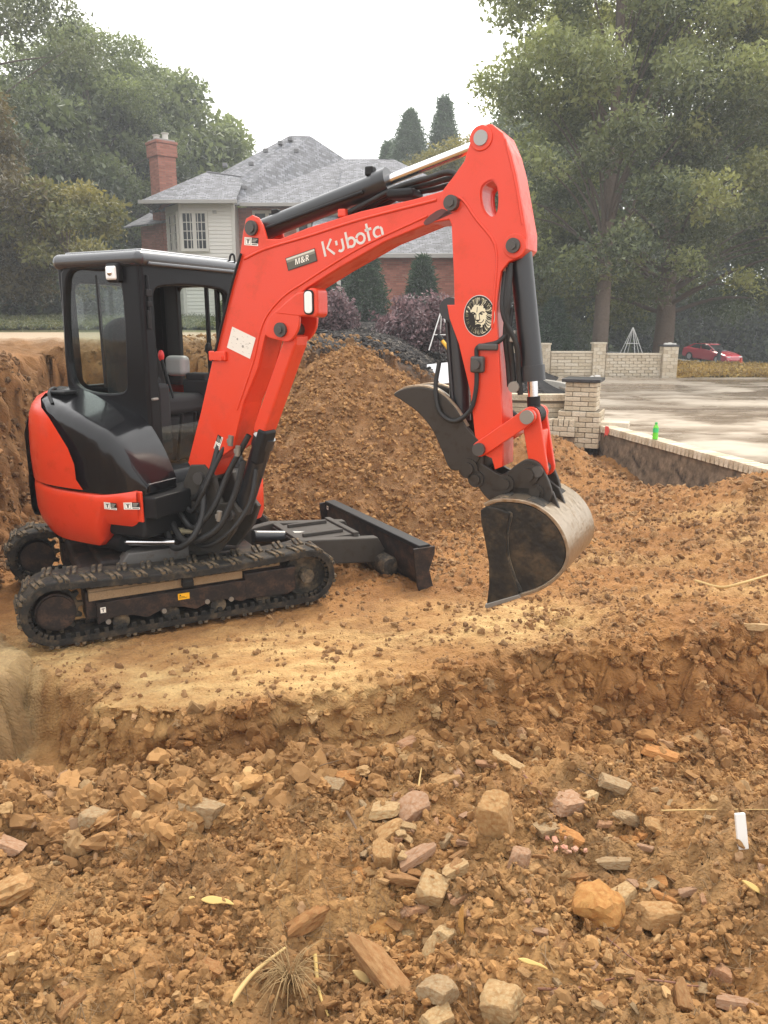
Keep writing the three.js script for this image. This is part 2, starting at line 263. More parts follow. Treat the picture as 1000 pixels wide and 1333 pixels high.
{
  const xs = [], ds = [];
  const grow = (a, x, end, s, g, max) => { while (x < end) { a.push(x); x += s; s = Math.min(s * g, max); } return x; };
  { const l = []; grow(l, 3.8, 90, 0.03, 1.09, 8); for (const v of l.reverse()) xs.push(-v); grow(xs, -3.78, 4.8, 0.0205, 1, 1); grow(xs, 4.82, 90, 0.03, 1.09, 8); }
  { const l = []; grow(l, -0.6, 30, 0.06, 1.3, 6); for (const v of l.reverse()) ds.push(-v); grow(ds, 0.66, 3.1, 0.0165, 1, 1); grow(ds, 3.1, 5.0, 0.009, 1, 1); grow(ds, 5.0, 13, 0.017, 1.004, 0.05); grow(ds, 13, 130, 0.05, 1.06, 8); }
  const w = xs.length, h = ds.length, pos = new Float32Array(w * h * 3), col = new Float32Array(w * h * 3), uv = new Float32Array(w * h * 2), idx = new Uint32Array((w - 1) * (h - 1) * 6);
  for (let j = 0; j < h; j++) for (let i = 0; i < w; i++) {
    const k = j * w + i, X = xs[i], d = ds[j], y = groundH(X, d), c = groundColor(X, d, y);
    pos[3 * k] = X; pos[3 * k + 1] = y; pos[3 * k + 2] = -d; col.set(c, 3 * k);
    uv[2 * k] = X; uv[2 * k + 1] = d + y * 0.7;
  }
  const raw = pos, sm = new Float32Array(w * h); for (let j = 0; j < h; j++) for (let i = 0; i < w; i++) if (ds[j] > 1.4 && ds[j] < 13.2 && Math.abs(xs[i]) < 5.2) sm[j * w + i] = groundH(xs[i], ds[j], false);
  for (let j = 1; j < h - 1; j++) for (let i = 1; i < w - 1; i++) {      // crumbled, ledged steep faces: pushed in and out sideways
    const k = j * w + i, X = xs[i], d = ds[j]; if (d > 13 || d < 1.5 || X < -4.5 || X > 5 || X > interp(WALLX, d) - 0.25) continue;
    const gx = (sm[k + 1] - sm[k - 1]) / (xs[i + 1] - xs[i - 1]), gd = (sm[k + w] - sm[k - w]) / (ds[j + 1] - ds[j - 1]), sl = Math.hypot(gx, gd); if (sl < 0.55) continue;
    const y = pos[3 * k + 1], f = ss(0.6, 1.6, sl) * (d < 6 ? 1 : 1.3), o = f * (X < -1.85 && d < 4.3 ? 0.45 : 1) * (0.034 * n3(X * 2.8, y * 4.5, d * 2.8) + 0.026 * (0.7 - 2 * Math.abs(n3(X * 5.5, y * 7, d * 5.5))) + 0.013 * n3(X * 13, y * 14, d * 13) + 0.007 * n3(X * 30, y * 30, d * 30));
    pos[3 * k] = X - gx / sl * o; pos[3 * k + 2] = -(d - gd / sl * o);
  }
  let q = 0; for (let j = 0; j < h - 1; j++) for (let i = 0; i < w - 1; i++) { const a = j * w + i, b = a + 1, c = a + w, e = c + 1; idx[q++] = a; idx[q++] = b; idx[q++] = e; idx[q++] = a; idx[q++] = e; idx[q++] = c; }
  const g = new THREE.BufferGeometry(); g.setAttribute('position', new THREE.BufferAttribute(pos, 3)); g.setAttribute('color', new THREE.BufferAttribute(col, 3)); g.setAttribute('uv', new THREE.BufferAttribute(uv, 2)); g.setIndex(new THREE.BufferAttribute(idx, 1)); g.computeVertexNormals();
  struct('ground', g, SOIL, true);
  console.log('ground', w, h);
}
{
  const n = 250, x0 = -3.0, x1 = 2.6, d0 = 6.6, d1 = 12.2, pos = [], col = [], uv = [], idx = [], ok = [];
  for (let j = 0; j <= n; j++) for (let i = 0; i <= n; i++) {
    const X = lerp(x0, x1, i / n), d = lerp(d0, d1, j / n), y = pileH(X, d), g = groundH(X, d);
    ok.push(y > g - 0.12); pos.push(X, Math.max(y, g - 0.2), -d);
    let k = soilColor(X + 20, d, y); k = mix3(k, [0.22, 0.112, 0.045], 0.55); const s = fbm(X * 2.2, d * 2.2 + y * 3, 4); k = mix3(k, [0.33, 0.19, 0.085], clamp(s * 1.2)); k = mix3(k, cDark, clamp(-s * 0.6));
    col.push(...k); uv.push(X, d + y * 0.7);
  }
  for (let j = 0; j < n; j++) for (let i = 0; i < n; i++) { const a = j * (n + 1) + i, b = a + 1, c = a + n + 1, e = c + 1; if (ok[a] || ok[b] || ok[c] || ok[e]) idx.push(a, b, e, a, e, c); }
  const g = new THREE.BufferGeometry(); g.setAttribute('position', new THREE.Float32BufferAttribute(pos, 3)); g.setAttribute('color', new THREE.Float32BufferAttribute(col, 3)); g.setAttribute('uv', new THREE.Float32BufferAttribute(uv, 2)); g.setIndex(idx); g.computeVertexNormals();
  tag(obj('soil_heap', g, SOIL, scene, true), 'tall heap of loose brown dug soil behind the red excavator', 'soil heap').userData.kind = 'thing';
}

// ---------------------------------------------------------------- the excavator
const M = {
  paint: phys([0.78, 0.052, 0.014], { roughness: 0.52, roughnessMap: T.paintRough, clearcoat: 0.3, clearcoatRoughness: 0.25, map: T.paintDust }),
  black: phys([0.008, 0.008, 0.0095], { roughness: 0.32, clearcoat: 0.06, clearcoatRoughness: 0.1, specularIntensity: 0.3 }),
  gloss: phys([0.008, 0.008, 0.0095], { roughness: 0.22, clearcoat: 0.35, clearcoatRoughness: 0.1, specularIntensity: 0.6 }),
  satin: phys([0.011, 0.011, 0.012], { roughness: 0.55, specularIntensity: 0.6 }),
  grimy: std([0.055, 0.048, 0.04], { roughness: 0.75, map: rep(T.dust, 2) }),
  hose: std([0.018, 0.018, 0.018], { roughness: 0.55 }),
  cyl: phys([0.022, 0.024, 0.028], { roughness: 0.3, clearcoat: 0.3, clearcoatRoughness: 0.3 }),
  chrome: std([0.78, 0.78, 0.8], { roughness: 0.14, metalness: 1 }),
  rustrod: std([0.30, 0.20, 0.13], { roughness: 0.4, metalness: 0.6 }),
  steel: std([0.30, 0.28, 0.25], { roughness: 0.45, metalness: 0.6 }),
  pinm: std([0.10, 0.095, 0.09], { roughness: 0.5, metalness: 0.5 }),
  rubber: std([0.78, 0.75, 0.70], { roughness: 0.92, map: rep(T.mud, 1.7), bumpMap: T.grit, bumpScale: 0.004 }),
  rubberSide: std([0.36, 0.345, 0.33], { roughness: 0.85, map: rep(T.mud, 1.2), bumpMap: T.grit, bumpScale: 0.003 }),
  muddy: std([0.9, 0.88, 0.85], { roughness: 0.85, map: rep(T.mud, 0.8), bumpMap: T.grit, bumpScale: 0.006 }),
  driedMud: std([0.36, 0.25, 0.145], { roughness: 0.92, map: rep(T.speck, 2), bumpMap: T.grit, bumpScale: 0.006 }),
  frame: std([0.28, 0.19, 0.185], { roughness: 0.7, map: rep(T.mud, 1.4) }),
  bucket: std([0.36, 0.31, 0.25], { roughness: 0.6, metalness: 0.15, map: rep(T.mud, 0.9), bumpMap: T.fine, bumpScale: 0.004 }),
  bucketWorn: std([0.46, 0.37, 0.27], { roughness: 0.33, metalness: 0.75, map: rep(T.dust, 2), bumpMap: T.fine, bumpScale: 0.003 }),
  coupler: std([0.05, 0.043, 0.037], { roughness: 0.45, metalness: 0.35, map: rep(T.dust, 3) }),
  glass: phys([0.80, 0.86, 0.83], { roughness: 0.02, transmission: 1, thickness: 0, ior: 1.5 }),
  lens: phys([0.9, 0.9, 0.88], { roughness: 0.12, clearcoat: 1 }),
  white: std([0.72, 0.70, 0.66], { roughness: 0.5 }),
  seat: std([0.018, 0.018, 0.02], { roughness: 0.85 }),
  grey: std([0.40, 0.42, 0.42], { roughness: 0.5 }),
  red: std([0.65, 0.03, 0.03], { roughness: 0.4 }),
  yellow: std([0.80, 0.42, 0.02], { roughness: 0.5 }),
};
function decal(name, w, h, paint, px = 256) {             // a printed sticker: canvas print on a thin plate facing +z
  const c = document.createElement('canvas'); c.width = px; c.height = Math.round(px * h / w);
  paint(c.getContext('2d'), c.width, c.height);
  const t = new THREE.CanvasTexture(c); t.colorSpace = THREE.SRGBColorSpace;
  const m = new THREE.MeshStandardMaterial({ map: t, roughness: 0.45 });
  const g = new THREE.PlaneGeometry(w, h);
  return (parent, x, y, z, rz = 0, ry = 0) => { const o = new THREE.Mesh(g, m); o.name = name; o.position.set(x, y, z); o.rotation.set(0, ry, rz, 'YXZ'); o.receiveShadow = true; parent.add(o); return o; };
}
const warn = (letters) => decal('safety_label', 0.10, 0.045, (c, w, h) => {
  c.fillStyle = '#f2efe6'; c.fillRect(0, 0, w, h); c.fillStyle = '#191716'; c.fillRect(w * 0.52, 0, w * 0.48, h * 0.7); c.fillRect(w * 0.54, h * 0.8, w * 0.4, h * 0.1);
  c.lineWidth = 4; c.strokeStyle = '#191716'; c.strokeRect(w * 0.08, h * 0.12, w * 0.36, h * 0.76); c.fillRect(w * 0.22, h * 0.25, w * 0.09, h * 0.5); c.fillRect(w * 0.15, h * 0.25, w * 0.23, h * 0.12);
  c.fillStyle = '#cfcac0'; for (let i = 0; i < 3; i++) c.fillRect(w * 0.57, h * (0.14 + 0.17 * i), w * (0.36 - 0.06 * i), h * 0.06);
});
function ribbon(pts, w, z0, z1) {                          // a brush stroke of constant width as a flat raised strip
  const n = pts.length, L = [], Q = [];
  for (let i = 0; i < n; i++) { const a = pts[Math.max(0, i - 1)], b = pts[Math.min(n - 1, i + 1)], l = Math.hypot(b[0] - a[0], b[1] - a[1]) || 1, nx = -(b[1] - a[1]) / l, ny = (b[0] - a[0]) / l; L.push([pts[i][0] + nx * w / 2, pts[i][1] + ny * w / 2]); Q.unshift([pts[i][0] - nx * w / 2, pts[i][1] - ny * w / 2]); }
  return plate([...L, ...Q], z0, z1, 0);
}
// a body panel: rows of [inset, height] carried round a plan outline
function shell(path, rows, opt = {}) {
  const n = path.length, pos = [], idx = [], nr = [];
  for (let i = 0; i < n; i++) { const a = path[Math.max(0, i - 1)], b = path[Math.min(n - 1, i + 1)], l = Math.hypot(b[0] - a[0], b[1] - a[1]) || 1; nr.push([(b[1] - a[1]) / l, -(b[0] - a[0]) / l]); }
  const m = rows(path[0], 0).length, cl = opt.clamp || ((x, z) => [x, z]);
  for (let i = 0; i < n; i++) { const r = rows(path[i], i / (n - 1)); for (let j = 0; j < m; j++) { const [x, z] = cl(path[i][0] - nr[i][0] * r[j][0], path[i][1] - nr[i][1] * r[j][0]); pos.push(x, r[j][1], z); } }
  for (let i = 0; i < n - 1; i++) for (let j = 0; j < m - 1; j++) { const a = i * m + j, b = a + 1, c = a + m, d = c + 1; idx.push(a, c, b, b, c, d); }
  const g = new THREE.BufferGeometry(); g.setAttribute('position', new THREE.Float32BufferAttribute(pos, 3)); g.setIndex(idx);
  return toCreasedNormals(g, 0.7);
}
const EXC = thing('mini_excavator', 'red and black mini excavator with boom raised, bucket hanging above the dug floor', 'excavator', [-1.62, 0.0, -5.40], R(-27));
{
  // ---- undercarriage: turned away from the upper body
  const U = new THREE.Matrix4().makeRotationY(R(55));
  const u = (gs) => { gs = Array.isArray(gs) ? gs : [gs]; const g = join(gs); g.applyMatrix4(U); return g; };
  const uo = (name, gs, m, p = EXC) => obj(name, u(gs), m, p, true);
  const RR = 0.232, RF = 0.215, XR = -0.79, XF = 0.83;
  const path = [];                                          // outer line of the belt, clockwise from the rear top
  const bot = (x) => 0.012, top = (x) => lerp(2 * RR + 0.008, 2 * RF + 0.02, (x - XR) / (XF - XR)) - 0.035 * Math.sin(Math.PI * clamp((x - XR) / (XF - XR)));
  for (let i = 0; i <= 40; i++) { const x = lerp(XR, XF, i / 40); path.push([x, top(x)]); }
  for (let i = 1; i < 24; i++) { const a = Math.PI / 2 - Math.PI * i / 24, cy = (top(XF) + 0.012) / 2, r = (top(XF) - 0.012) / 2; path.push([XF + r * Math.cos(a), cy + r * Math.sin(a)]); }
  for (let i = 0; i <= 40; i++) { const x = lerp(XF, XR, i / 40); path.push([x, 0.012]); }
  for (let i = 1; i < 24; i++) { const a = -Math.PI / 2 - Math.PI * i / 24, cy = (top(XR) + 0.012) / 2, r = (top(XR) - 0.012) / 2; path.push([XR + r * Math.cos(a), cy + r * Math.sin(a)]); }
  const curve = new THREE.CatmullRomCurve3(path.map(([x, y]) => V(x, y, 0)), true, 'centripetal'); curve.arcLengthDivisions = 600;
  const ring = (off, n = 130) => { const o = []; for (let i = 0; i < n; i++) { const p = curve.getPointAt(i / n), t = curve.getTangentAt(i / n); o.push([p.x + t.y * off, p.y - t.x * off]); } return o; };
  const lugG = [];
  for (const odd of [0, 1]) { const g = []; for (const s of [0, 1]) { const b = bx(0.026, 0.024, 0.155, (s ^ odd ? 0.018 : -0.018), -0.004, s ? 0.075 : -0.075, 0.006); b.applyMatrix4(new THREE.Matrix4().makeRotationY((s ? 1 : -1) * 0.16)); g.push(b); } lugG.push(join(g)); }
  for (const side of [1, -1]) {
    const zc = side * 0.65;
    const track = uo('track', [plate(ring(0.028), zc - 0.15, zc + 0.15, 0.012, [ring(0.062)])], M.rubberSide);
    const N = 62;
    for (let i = 0; i < N; i++) {
      const p = curve.getPointAt(i / N), t = curve.getTangentAt(i / N);
      const l = new THREE.Mesh(lugG[i % 2], M.rubber); l.name = 'track_lug'; l.castShadow = l.receiveShadow = true;
      const m = new THREE.Matrix4().makeBasis(V(t.x, t.y, 0), V(-t.y, t.x, 0), V(0, 0, 1)); m.setPosition(p.x + t.y * 0.022, p.y - t.x * 0.022, zc); m.premultiply(U);
      m.decompose(l.position, l.quaternion, l.scale); track.add(l);
    }
    const teeth = []; for (let i = 0; i < 84; i++) { const p = curve.getPointAt(i / 84), t = curve.getTangentAt(i / 84); for (const dz of [-0.105, 0.105]) { const b = bx(0.028, 0.03, 0.03, 0, 0, 0, 0.005); b.applyMatrix4(new THREE.Matrix4().makeBasis(V(t.x, t.y, 0), V(-t.y, t.x, 0), V(0, 0, 1)).setPosition(p.x + t.y * 0.075, p.y - t.x * 0.075, zc + dz)); teeth.push(b); } }
    uo('guide_teeth', teeth, M.rubberSide, track).userData.kind = 'stuff';
    const o = zc + side * 0.10, i0 = zc - side * 0.10;
    const zz = (a, b) => (side > 0 ? [a, b] : [-b, -a]);
    // drive sprocket with its motor cover, idler, rollers
    const spr = []; for (let i = 0; i < 13; i++) { const a = i / 13 * 2 * Math.PI; spr.push([XR + 0.165 * Math.cos(a), 0.237 + 0.165 * Math.sin(a)], [XR + 0.165 * Math.cos(a + 0.12), 0.237 + 0.165 * Math.sin(a + 0.12)], [XR + 0.135 * Math.cos(a + 0.18), 0.237 + 0.135 * Math.sin(a + 0.18)], [XR + 0.135 * Math.cos(a + 0.40), 0.237 + 0.135 * Math.sin(a + 0.40)]); }
    const sp = uo('sprocket', plate(spr, zc - 0.02, zc + 0.02, 0.004), M.muddy);
    uo('motor_cover', [pin(XR, 0.237, zc - side * 0.1, zc + side * 0.085, 0.118, 36), pin(XR, 0.237, zc + side * 0.08, zc + side * 0.10, 0.105, 36)], M.frame, sp);
    uo('idler', [pin(XF, 0.222, zc - 0.05, zc + 0.05, 0.15, 40), pin(XF, 0.222, zc - 0.11, zc + 0.11, 0.05, 24)], M.muddy);
    for (let k = 0; k < 4; k++) { const x = -0.42 + 0.31 * k; uo('track_roller', [pin(x, 0.115, zc - 0.09, zc + 0.09, 0.052, 24)], M.muddy); }
    // side frame: plate with a scalloped lower edge
    const low = []; for (let i = 0; i <= 48; i++) { const x = lerp(0.56, -0.56, i / 48); low.push([x, 0.118 + 0.042 * Math.abs(Math.sin((x + 0.575) / 0.31 * Math.PI))]); }
    const fr = uo('track_frame', [plate([[-0.56, 0.262], [0.56, 0.262], ...low], ...zz(side * o - 0.012, side * o + 0.012), 0.004), plate([[-0.62, 0.33], [0.66, 0.33], [0.66, 0.15], [-0.62, 0.15]], ...zz(side * i0 - 0.02, side * o - 0.03), 0.012)], M.frame);
    uo('idler_guard', [plate([[0.38, 0.31], [0.74, 0.31], [0.74, 0.15], [0.68, 0.115], [0.38, 0.13]], ...zz(side * o - 0.03, side * o + 0.016), 0.01)], M.frame, fr);
    uo('frame_ledge', [bx(1.24, 0.03, 0.17, 0.02, 0.335, zc, 0.008), plate([[-0.6, 0.275], [0.37, 0.275], [0.37, 0.33], [-0.6, 0.33]], ...zz(side * o - 0.05, side * o - 0.005), 0.004)], M.driedMud, fr);
    for (const [x, y] of [[-0.50, 0.135], [-0.16, 0.145], [0.12, 0.16], [0.28, 0.15]]) uo('frame_bolt', [pin(x, y, o, o + side * 0.022, 0.016, 12)], M.steel, fr);
    uo('carrier_roller', [pin(0.0, 0.325, zc - 0.07, zc + 0.13, 0.034, 20), bx(0.075, 0.05, 0.05, 0, 0.305, zc + side * 0.11, 0.012)], M.satin);
    if (side > 0) {
      const yl = decal('safety_label', 0.074, 0.042, (c, w, h) => { c.fillStyle = '#f0b21a'; c.fillRect(0, 0, w, h); c.fillStyle = '#3a2a08'; c.fillRect(w * 0.08, h * 0.5, w * 0.5, h * 0.07); c.fillRect(w * 0.08, h * 0.68, w * 0.7, h * 0.07); c.beginPath(); c.moveTo(w * 0.2, h * 0.12); c.lineTo(w * 0.3, h * 0.4); c.lineTo(w * 0.1, h * 0.4); c.fill(); });
      const p = V(-0.03, 0.222, o + 0.015).applyMatrix4(U); yl(fr, p.x, p.y, p.z, 0, R(55));
      const wl = decal('white_label', 0.032, 0.036, (c, w, h) => { c.fillStyle = '#e8e4da'; c.fillRect(0, 0, w, h); c.fillStyle = '#222'; c.fillRect(w * 0.2, h * 0.2, w * 0.6, h * 0.14); c.fillRect(w * 0.42, h * 0.2, w * 0.16, h * 0.6); });
      const q = V(-0.525, 0.215, o + 0.015).applyMatrix4(U); wl(fr, q.x, q.y, q.z, 0, R(55));
    }
  }
  uo('lower_frame', [bx(0.95, 0.22, 0.74, 0.0, 0.30, 0, 0.03), bx(0.5, 0.12, 1.06, -0.35, 0.31, 0, 0.03), bx(0.4, 0.12, 1.06, 0.4, 0.31, 0, 0.03), new THREE.CylinderGeometry(0.36, 0.40, 0.12, 40).translate(0.05, 0.43, 0)], M.frame);
  uo('frame_slope', [plate([[-0.42, 0.30], [-0.30, 0.46], [0.1, 0.46], [0.1, 0.30]], 0.30, 0.44, 0.01)], std([0.16, 0.15, 0.14], { roughness: 0.5, map: rep(T.dust, 2) }));
  // dozer blade on two arms
  for (const z of [0.30, -0.30]) uo('blade_arm', [plate([[0.55, 0.30], [0.95, 0.36], [1.60, 0.30], [1.66, 0.20], [1.60, 0.10], [1.2, 0.14], [0.6, 0.18]], z - 0.045, z + 0.045, 0.01), pin(0.62, 0.26, z - 0.07, z + 0.07, 0.05)], M.grimy);
  uo('blade_platform', [bx(0.52, 0.035, 0.52, 1.2, 0.315, 0, 0.006), bx(0.06, 0.05, 0.56, 0.98, 0.33, 0), bx(0.05, 0.05, 0.56, 1.44, 0.325, 0), bx(0.34, 0.03, 0.03, 1.21, 0.345, 0.16), bx(0.34, 0.03, 0.03, 1.21, 0.345, -0.16)], M.grimy);
  uo('blade_cylinder', [rod(V(0.7, 0.34, 0), V(1.22, 0.27, 0), 0.05), rod(V(1.22, 0.27, 0), V(1.6, 0.22, 0), 0.026)], M.cyl);
  { const prof = [[1.79, 0.335], [1.745, 0.30], [1.715, 0.22], [1.71, 0.14], [1.735, 0.06], [1.785, -0.01], [1.775, -0.012], [1.715, 0.045], [1.69, 0.13], [1.69, 0.22], [1.69, 0.30], [1.70, 0.335]];
    const bl = uo('dozer_blade', [plate(smoothPts(prof, 60), -0.845, 0.845, 0.004)], M.frame);
    for (const z of [0.845, -0.865]) uo('end_plate', [plate([[1.62, 0.335], [1.80, 0.335], [1.80, 0.28], [1.755, 0.16], [1.80, -0.01], [1.68, -0.012], [1.655, 0.05], [1.625, 0.25]], z, z + 0.02, 0.003)], M.frame, bl);
    uo('top_edge', [bx(0.10, 0.035, 1.70, 1.72, 0.335, 0, 0.008)], M.satin, bl);
    uo('soil_deposit', [plate(smoothPts([[1.58, 0.15], [1.68, 0.16], [1.69, 0.02], [1.58, 0.03]], 30), -0.68, 0.5, 0.03)], M.muddy, bl);
    const p = V(1.64, 0.295, 0).applyMatrix4(U);
    decal('white_label', 0.035, 0.035, (c, w, h) => { c.fillStyle = '#e8e4da'; c.fillRect(0, 0, w, h); c.fillStyle = '#222'; c.fillRect(w * 0.25, h * 0.25, w * 0.5, h * 0.4); })(bl, V(1.666, 0.30, -0.78).applyMatrix4(U).x, 0.30, V(1.666, 0.30, -0.78).applyMatrix4(U).z, 0, R(55 - 90));
  }
}
{
  // ---- upper body. x forward, y up, z to the machine's right
  const o = (name, gs, m, p = EXC) => obj(name, gs, m, p);
  const half = smoothPts([[0.42, 0.10], [0.42, 0.42], [0.36, 0.555], [0.15, 0.60], [-0.15, 0.61], [-0.42, 0.565], [-0.62, 0.44], [-0.76, 0.24], [-0.80, 0], [-0.76, -0.26], [-0.66, -0.48], [-0.46, -0.66], [-0.2, -0.74], [0.2, -0.76]].map(([x, z]) => [x < 0 ? x * 1.15 : x, z]), 90, false);
  const iOf = (x) => { let b = 0, e = 9; for (let i = 0; i < 55; i++) if (half[i][1] > 0.3 && Math.abs(half[i][0] - x) < e) { e = Math.abs(half[i][0] - x); b = i; } return b; };
  o('deck', [plate([[-0.62, -0.6], [0.46, -0.6], [0.46, 0.5], [0.3, 0.52], [-0.55, 0.45]], 0, 0.14, 0.01).rotateX(Math.PI / 2).translate(0, 0.86, 0), new THREE.CylinderGeometry(0.34, 0.34, 0.3, 36).translate(0, 0.55, 0), bx(0.5, 0.22, 0.26, 0.28, 0.62, 0.06, 0.03), bx(0.32, 0.16, 0.5, 0.22, 0.66, 0.28, 0.03)], M.satin);
  // counterweight skirt
  const yb = (x, z) => { const r = z > 0 ? ss(0.03, 0.09, x) : 0; return lerp(0.50 + 0.05 * ss(-0.3, -0.8, x), 0.655, r); };
  const yt = (x, z) => 0.862 + 0.02 * ss(-0.2, -0.8, x) + (z > 0 ? 0.045 * ss(0.05, 0.42, x) : 0);
  const skirt = half.slice(iOf(0.36), 86);
  const cw = o('counterweight', [shell(skirt, ([x, z]) => { const a = yb(x, z), b = yt(x, z); return [[0.30, a + 0.02], [0.10, a], [0.055, a + 0.006], [0.02, a + 0.07], [0.004, a + 0.14], [0, b - 0.05], [0.004, b - 0.018], [0.016, b - 0.004], [0.06, b], [0.2, b]]; }), bx(0.10, 0.2, 0.02, 0.33, 0.80, 0.53, 0.008)], M.paint);
  for (const [k, x] of [[0, 0.19], [1, 0.345]]) { const i = iOf(x), a = half[i], b = half[i - 1], ang = Math.atan2(-(b[1] - a[1]), b[0] - a[0]); warn()(cw, a[0] + 0.004 * Math.sin(-ang + 0.0), 0.80 + 0.012 * k, a[1] + 0.006, 0, ang); }
  // bonnet (red) and engine cover (black)
  const yTop = (x, z) => z > 0 ? interp([[-0.8, 1.46], [-0.5, 1.45], [-0.1, 1.33], [0.16, 1.22], [0.42, 1.10]], x) : 1.46;
  { const zo = (x) => half[iOf(x)][1] - 0.03, pos = [], idx = [], X = [], secs = 34; for (let i = 0; i <= secs; i++) X.push(lerp(-0.66, 0.372, i / secs));
    const yc = (x) => interp([[-0.66, 1.45], [-0.5, 1.45], [-0.3, 1.405], [-0.1, 1.35], [0.1, 1.28], [0.2, 1.215], [0.28, 1.12], [0.335, 1.02], [0.372, 0.93]], x), prof = [[0, 0, 0], [0, 0.55, 0], [0.004, 0.78, 0], [0.02, 0.90, 0], [0.05, 0.97, 0], [0.10, 1, 0], [1, 1, 0.05]];
    X.forEach((x) => { const z0 = zo(x) - 0.04 * ss(0.3, 0.372, x), y1 = yc(x); prof.forEach(([ins, t, up]) => { const zz = ins === 1 ? 0.2 : Math.max(0.2, z0 - ins); pos.push(x, lerp(0.865, y1, t) + up * ss(0.34, 0.1, x), zz); }); });
    const m = prof.length; for (let i = 0; i < secs; i++) for (let k = 0; k < m - 1; k++) { const a = i * m + k, b = a + 1, c = a + m, d = c + 1; idx.push(a, c, b, b, c, d); }
    const g = new THREE.BufferGeometry(); g.setAttribute('position', new THREE.Float32BufferAttribute(pos, 3)); g.setIndex(idx);
    const fx = bx(0.03, 0.07, 0.26, 0.362, 0.90, 0.33, 0.012);
    o('engine_cover', [toCreasedNormals(g, 0.9), fx], M.gloss); }
  { // bonnet: its right edge sweeps back and up
    const pos = [], idx = [], rows = [[0, 0.885], [-0.005, 0.95], [-0.008, 1.05], [-0.006, 1.15], [0, 1.25], [0.012, 1.33], [0.035, 1.39], [0.075, 1.44], [0.13, 1.468], [0.22, 1.478]], edge = [-0.06, -0.07, -0.09, -0.14, -0.23, -0.34, -0.46, -0.57, -0.66, -0.71], n = 40;
    const L = half.length; rows.forEach(([ins, y], j) => { const s = iOf(edge[j]); for (let i = 0; i <= n; i++) { const f = lerp(s, 84, i / n), a = Math.floor(f), t = f - a, p = half[a], q = half[Math.min(L - 1, a + 1)], x = lerp(p[0], q[0], t), z = lerp(p[1], q[1], t), l = Math.hypot(x, z); pos.push(x * (1 - ins / l) , y, z * (1 - ins / l)); } });
    for (let j = 0; j < rows.length - 1; j++) for (let i = 0; i < n; i++) { const a = j * (n + 1) + i, b = a + 1, c = a + n + 1, d = c + 1; idx.push(a, c, b, b, c, d); }
    const g = new THREE.BufferGeometry(); g.setAttribute('position', new THREE.Float32BufferAttribute(pos, 3)); g.setIndex(idx);
    const bon = o('bonnet', [toCreasedNormals(g, 0.8)], M.paint);
    o('keyhole', [pin(0, 0, 0, 0.012, 0.02).applyMatrix4(new THREE.Matrix4().makeRotationY(R(-42)).setPosition(-0.545, 1.17, 0.505))], M.satin, bon);
    decal('faded_label', 0.05, 0.06, (c, w, h) => { c.fillStyle = '#e0402a'; c.fillRect(0, 0, w, h); c.fillStyle = '#8a4a30'; c.beginPath(); c.moveTo(w / 2, h * 0.1); c.lineTo(w * 0.88, h * 0.9); c.lineTo(w * 0.12, h * 0.9); c.fill(); c.fillStyle = '#5a3428'; c.fillRect(w * 0.46, h * 0.4, w * 0.08, h * 0.3); })(bon, -0.47, 1.02, 0.549, 0, R(-32));
    o('rear_trim', [shell(half.slice(iOf(-0.66), iOf(-0.70) + 8), () => [[-0.004, 0.9], [-0.03, 0.92], [-0.03, 1.2], [0.0, 1.3]])], M.satin, bon);
    o('bonnet_hinge', [tube([[-0.70, 1.47, 0.16], [-0.60, 1.492, 0.30], [-0.50, 1.47, 0.42], [-0.38, 1.41, 0.50]], 0.012, 24, 8), bx(0.16, 0.02, 0.12, -0.46, 1.475, 0.34, 0.008)], M.satin, bon);
  }
  o('rear_bumper', [shell(half.slice(iOf(-0.70), 76), () => [[0.05, 0.60], [-0.02, 0.62], [-0.035, 0.68], [-0.035, 0.86], [-0.02, 0.98], [0.05, 1.0]])], M.satin);
  // side fender at the front left
  o('front_fender', [shell(smoothPts([[0.42, -0.22], [0.47, -0.27], [0.475, -0.5], [0.46, -0.64], [0.40, -0.70], [0.2, -0.73], [-0.1, -0.73]], 30, false).reverse(), () => [[0.25, 0.46], [0.10, 0.45], [0.02, 0.49], [0, 0.55], [0, 0.78], [0.012, 0.81], [0.05, 0.815], [0.25, 0.815]])], M.paint);
  // ---- cab
  const round = (x0, y0, x1, y1, r) => { const p = []; for (const [cx, cy, a] of [[x1 - r, y1 - r, 0], [x0 + r, y1 - r, 90], [x0 + r, y0 + r, 180], [x1 - r, y0 + r, 270]]) for (let i = 0; i <= 6; i++) p.push([cx + r * Math.cos(R(a + 15 * i)), cy + r * Math.sin(R(a + 15 * i))]); return p; };
  const toFront = new THREE.Matrix4().makeBasis(V(0, 0, 1), V(0, 1, 0), V(-1, 0, 0));           // drawn in (z, y)
  const F = (g, x) => g.applyMatrix4(toFront).translate(x, 0, 0);
  const hole = smoothPts([[-0.515, 1.56], [-0.485, 2.20], [-0.43, 2.268], [-0.2, 2.262], [-0.03, 2.255], [0.005, 2.18], [-0.005, 1.60], [-0.02, 1.50], [-0.12, 1.47], [-0.44, 1.49]], 48);
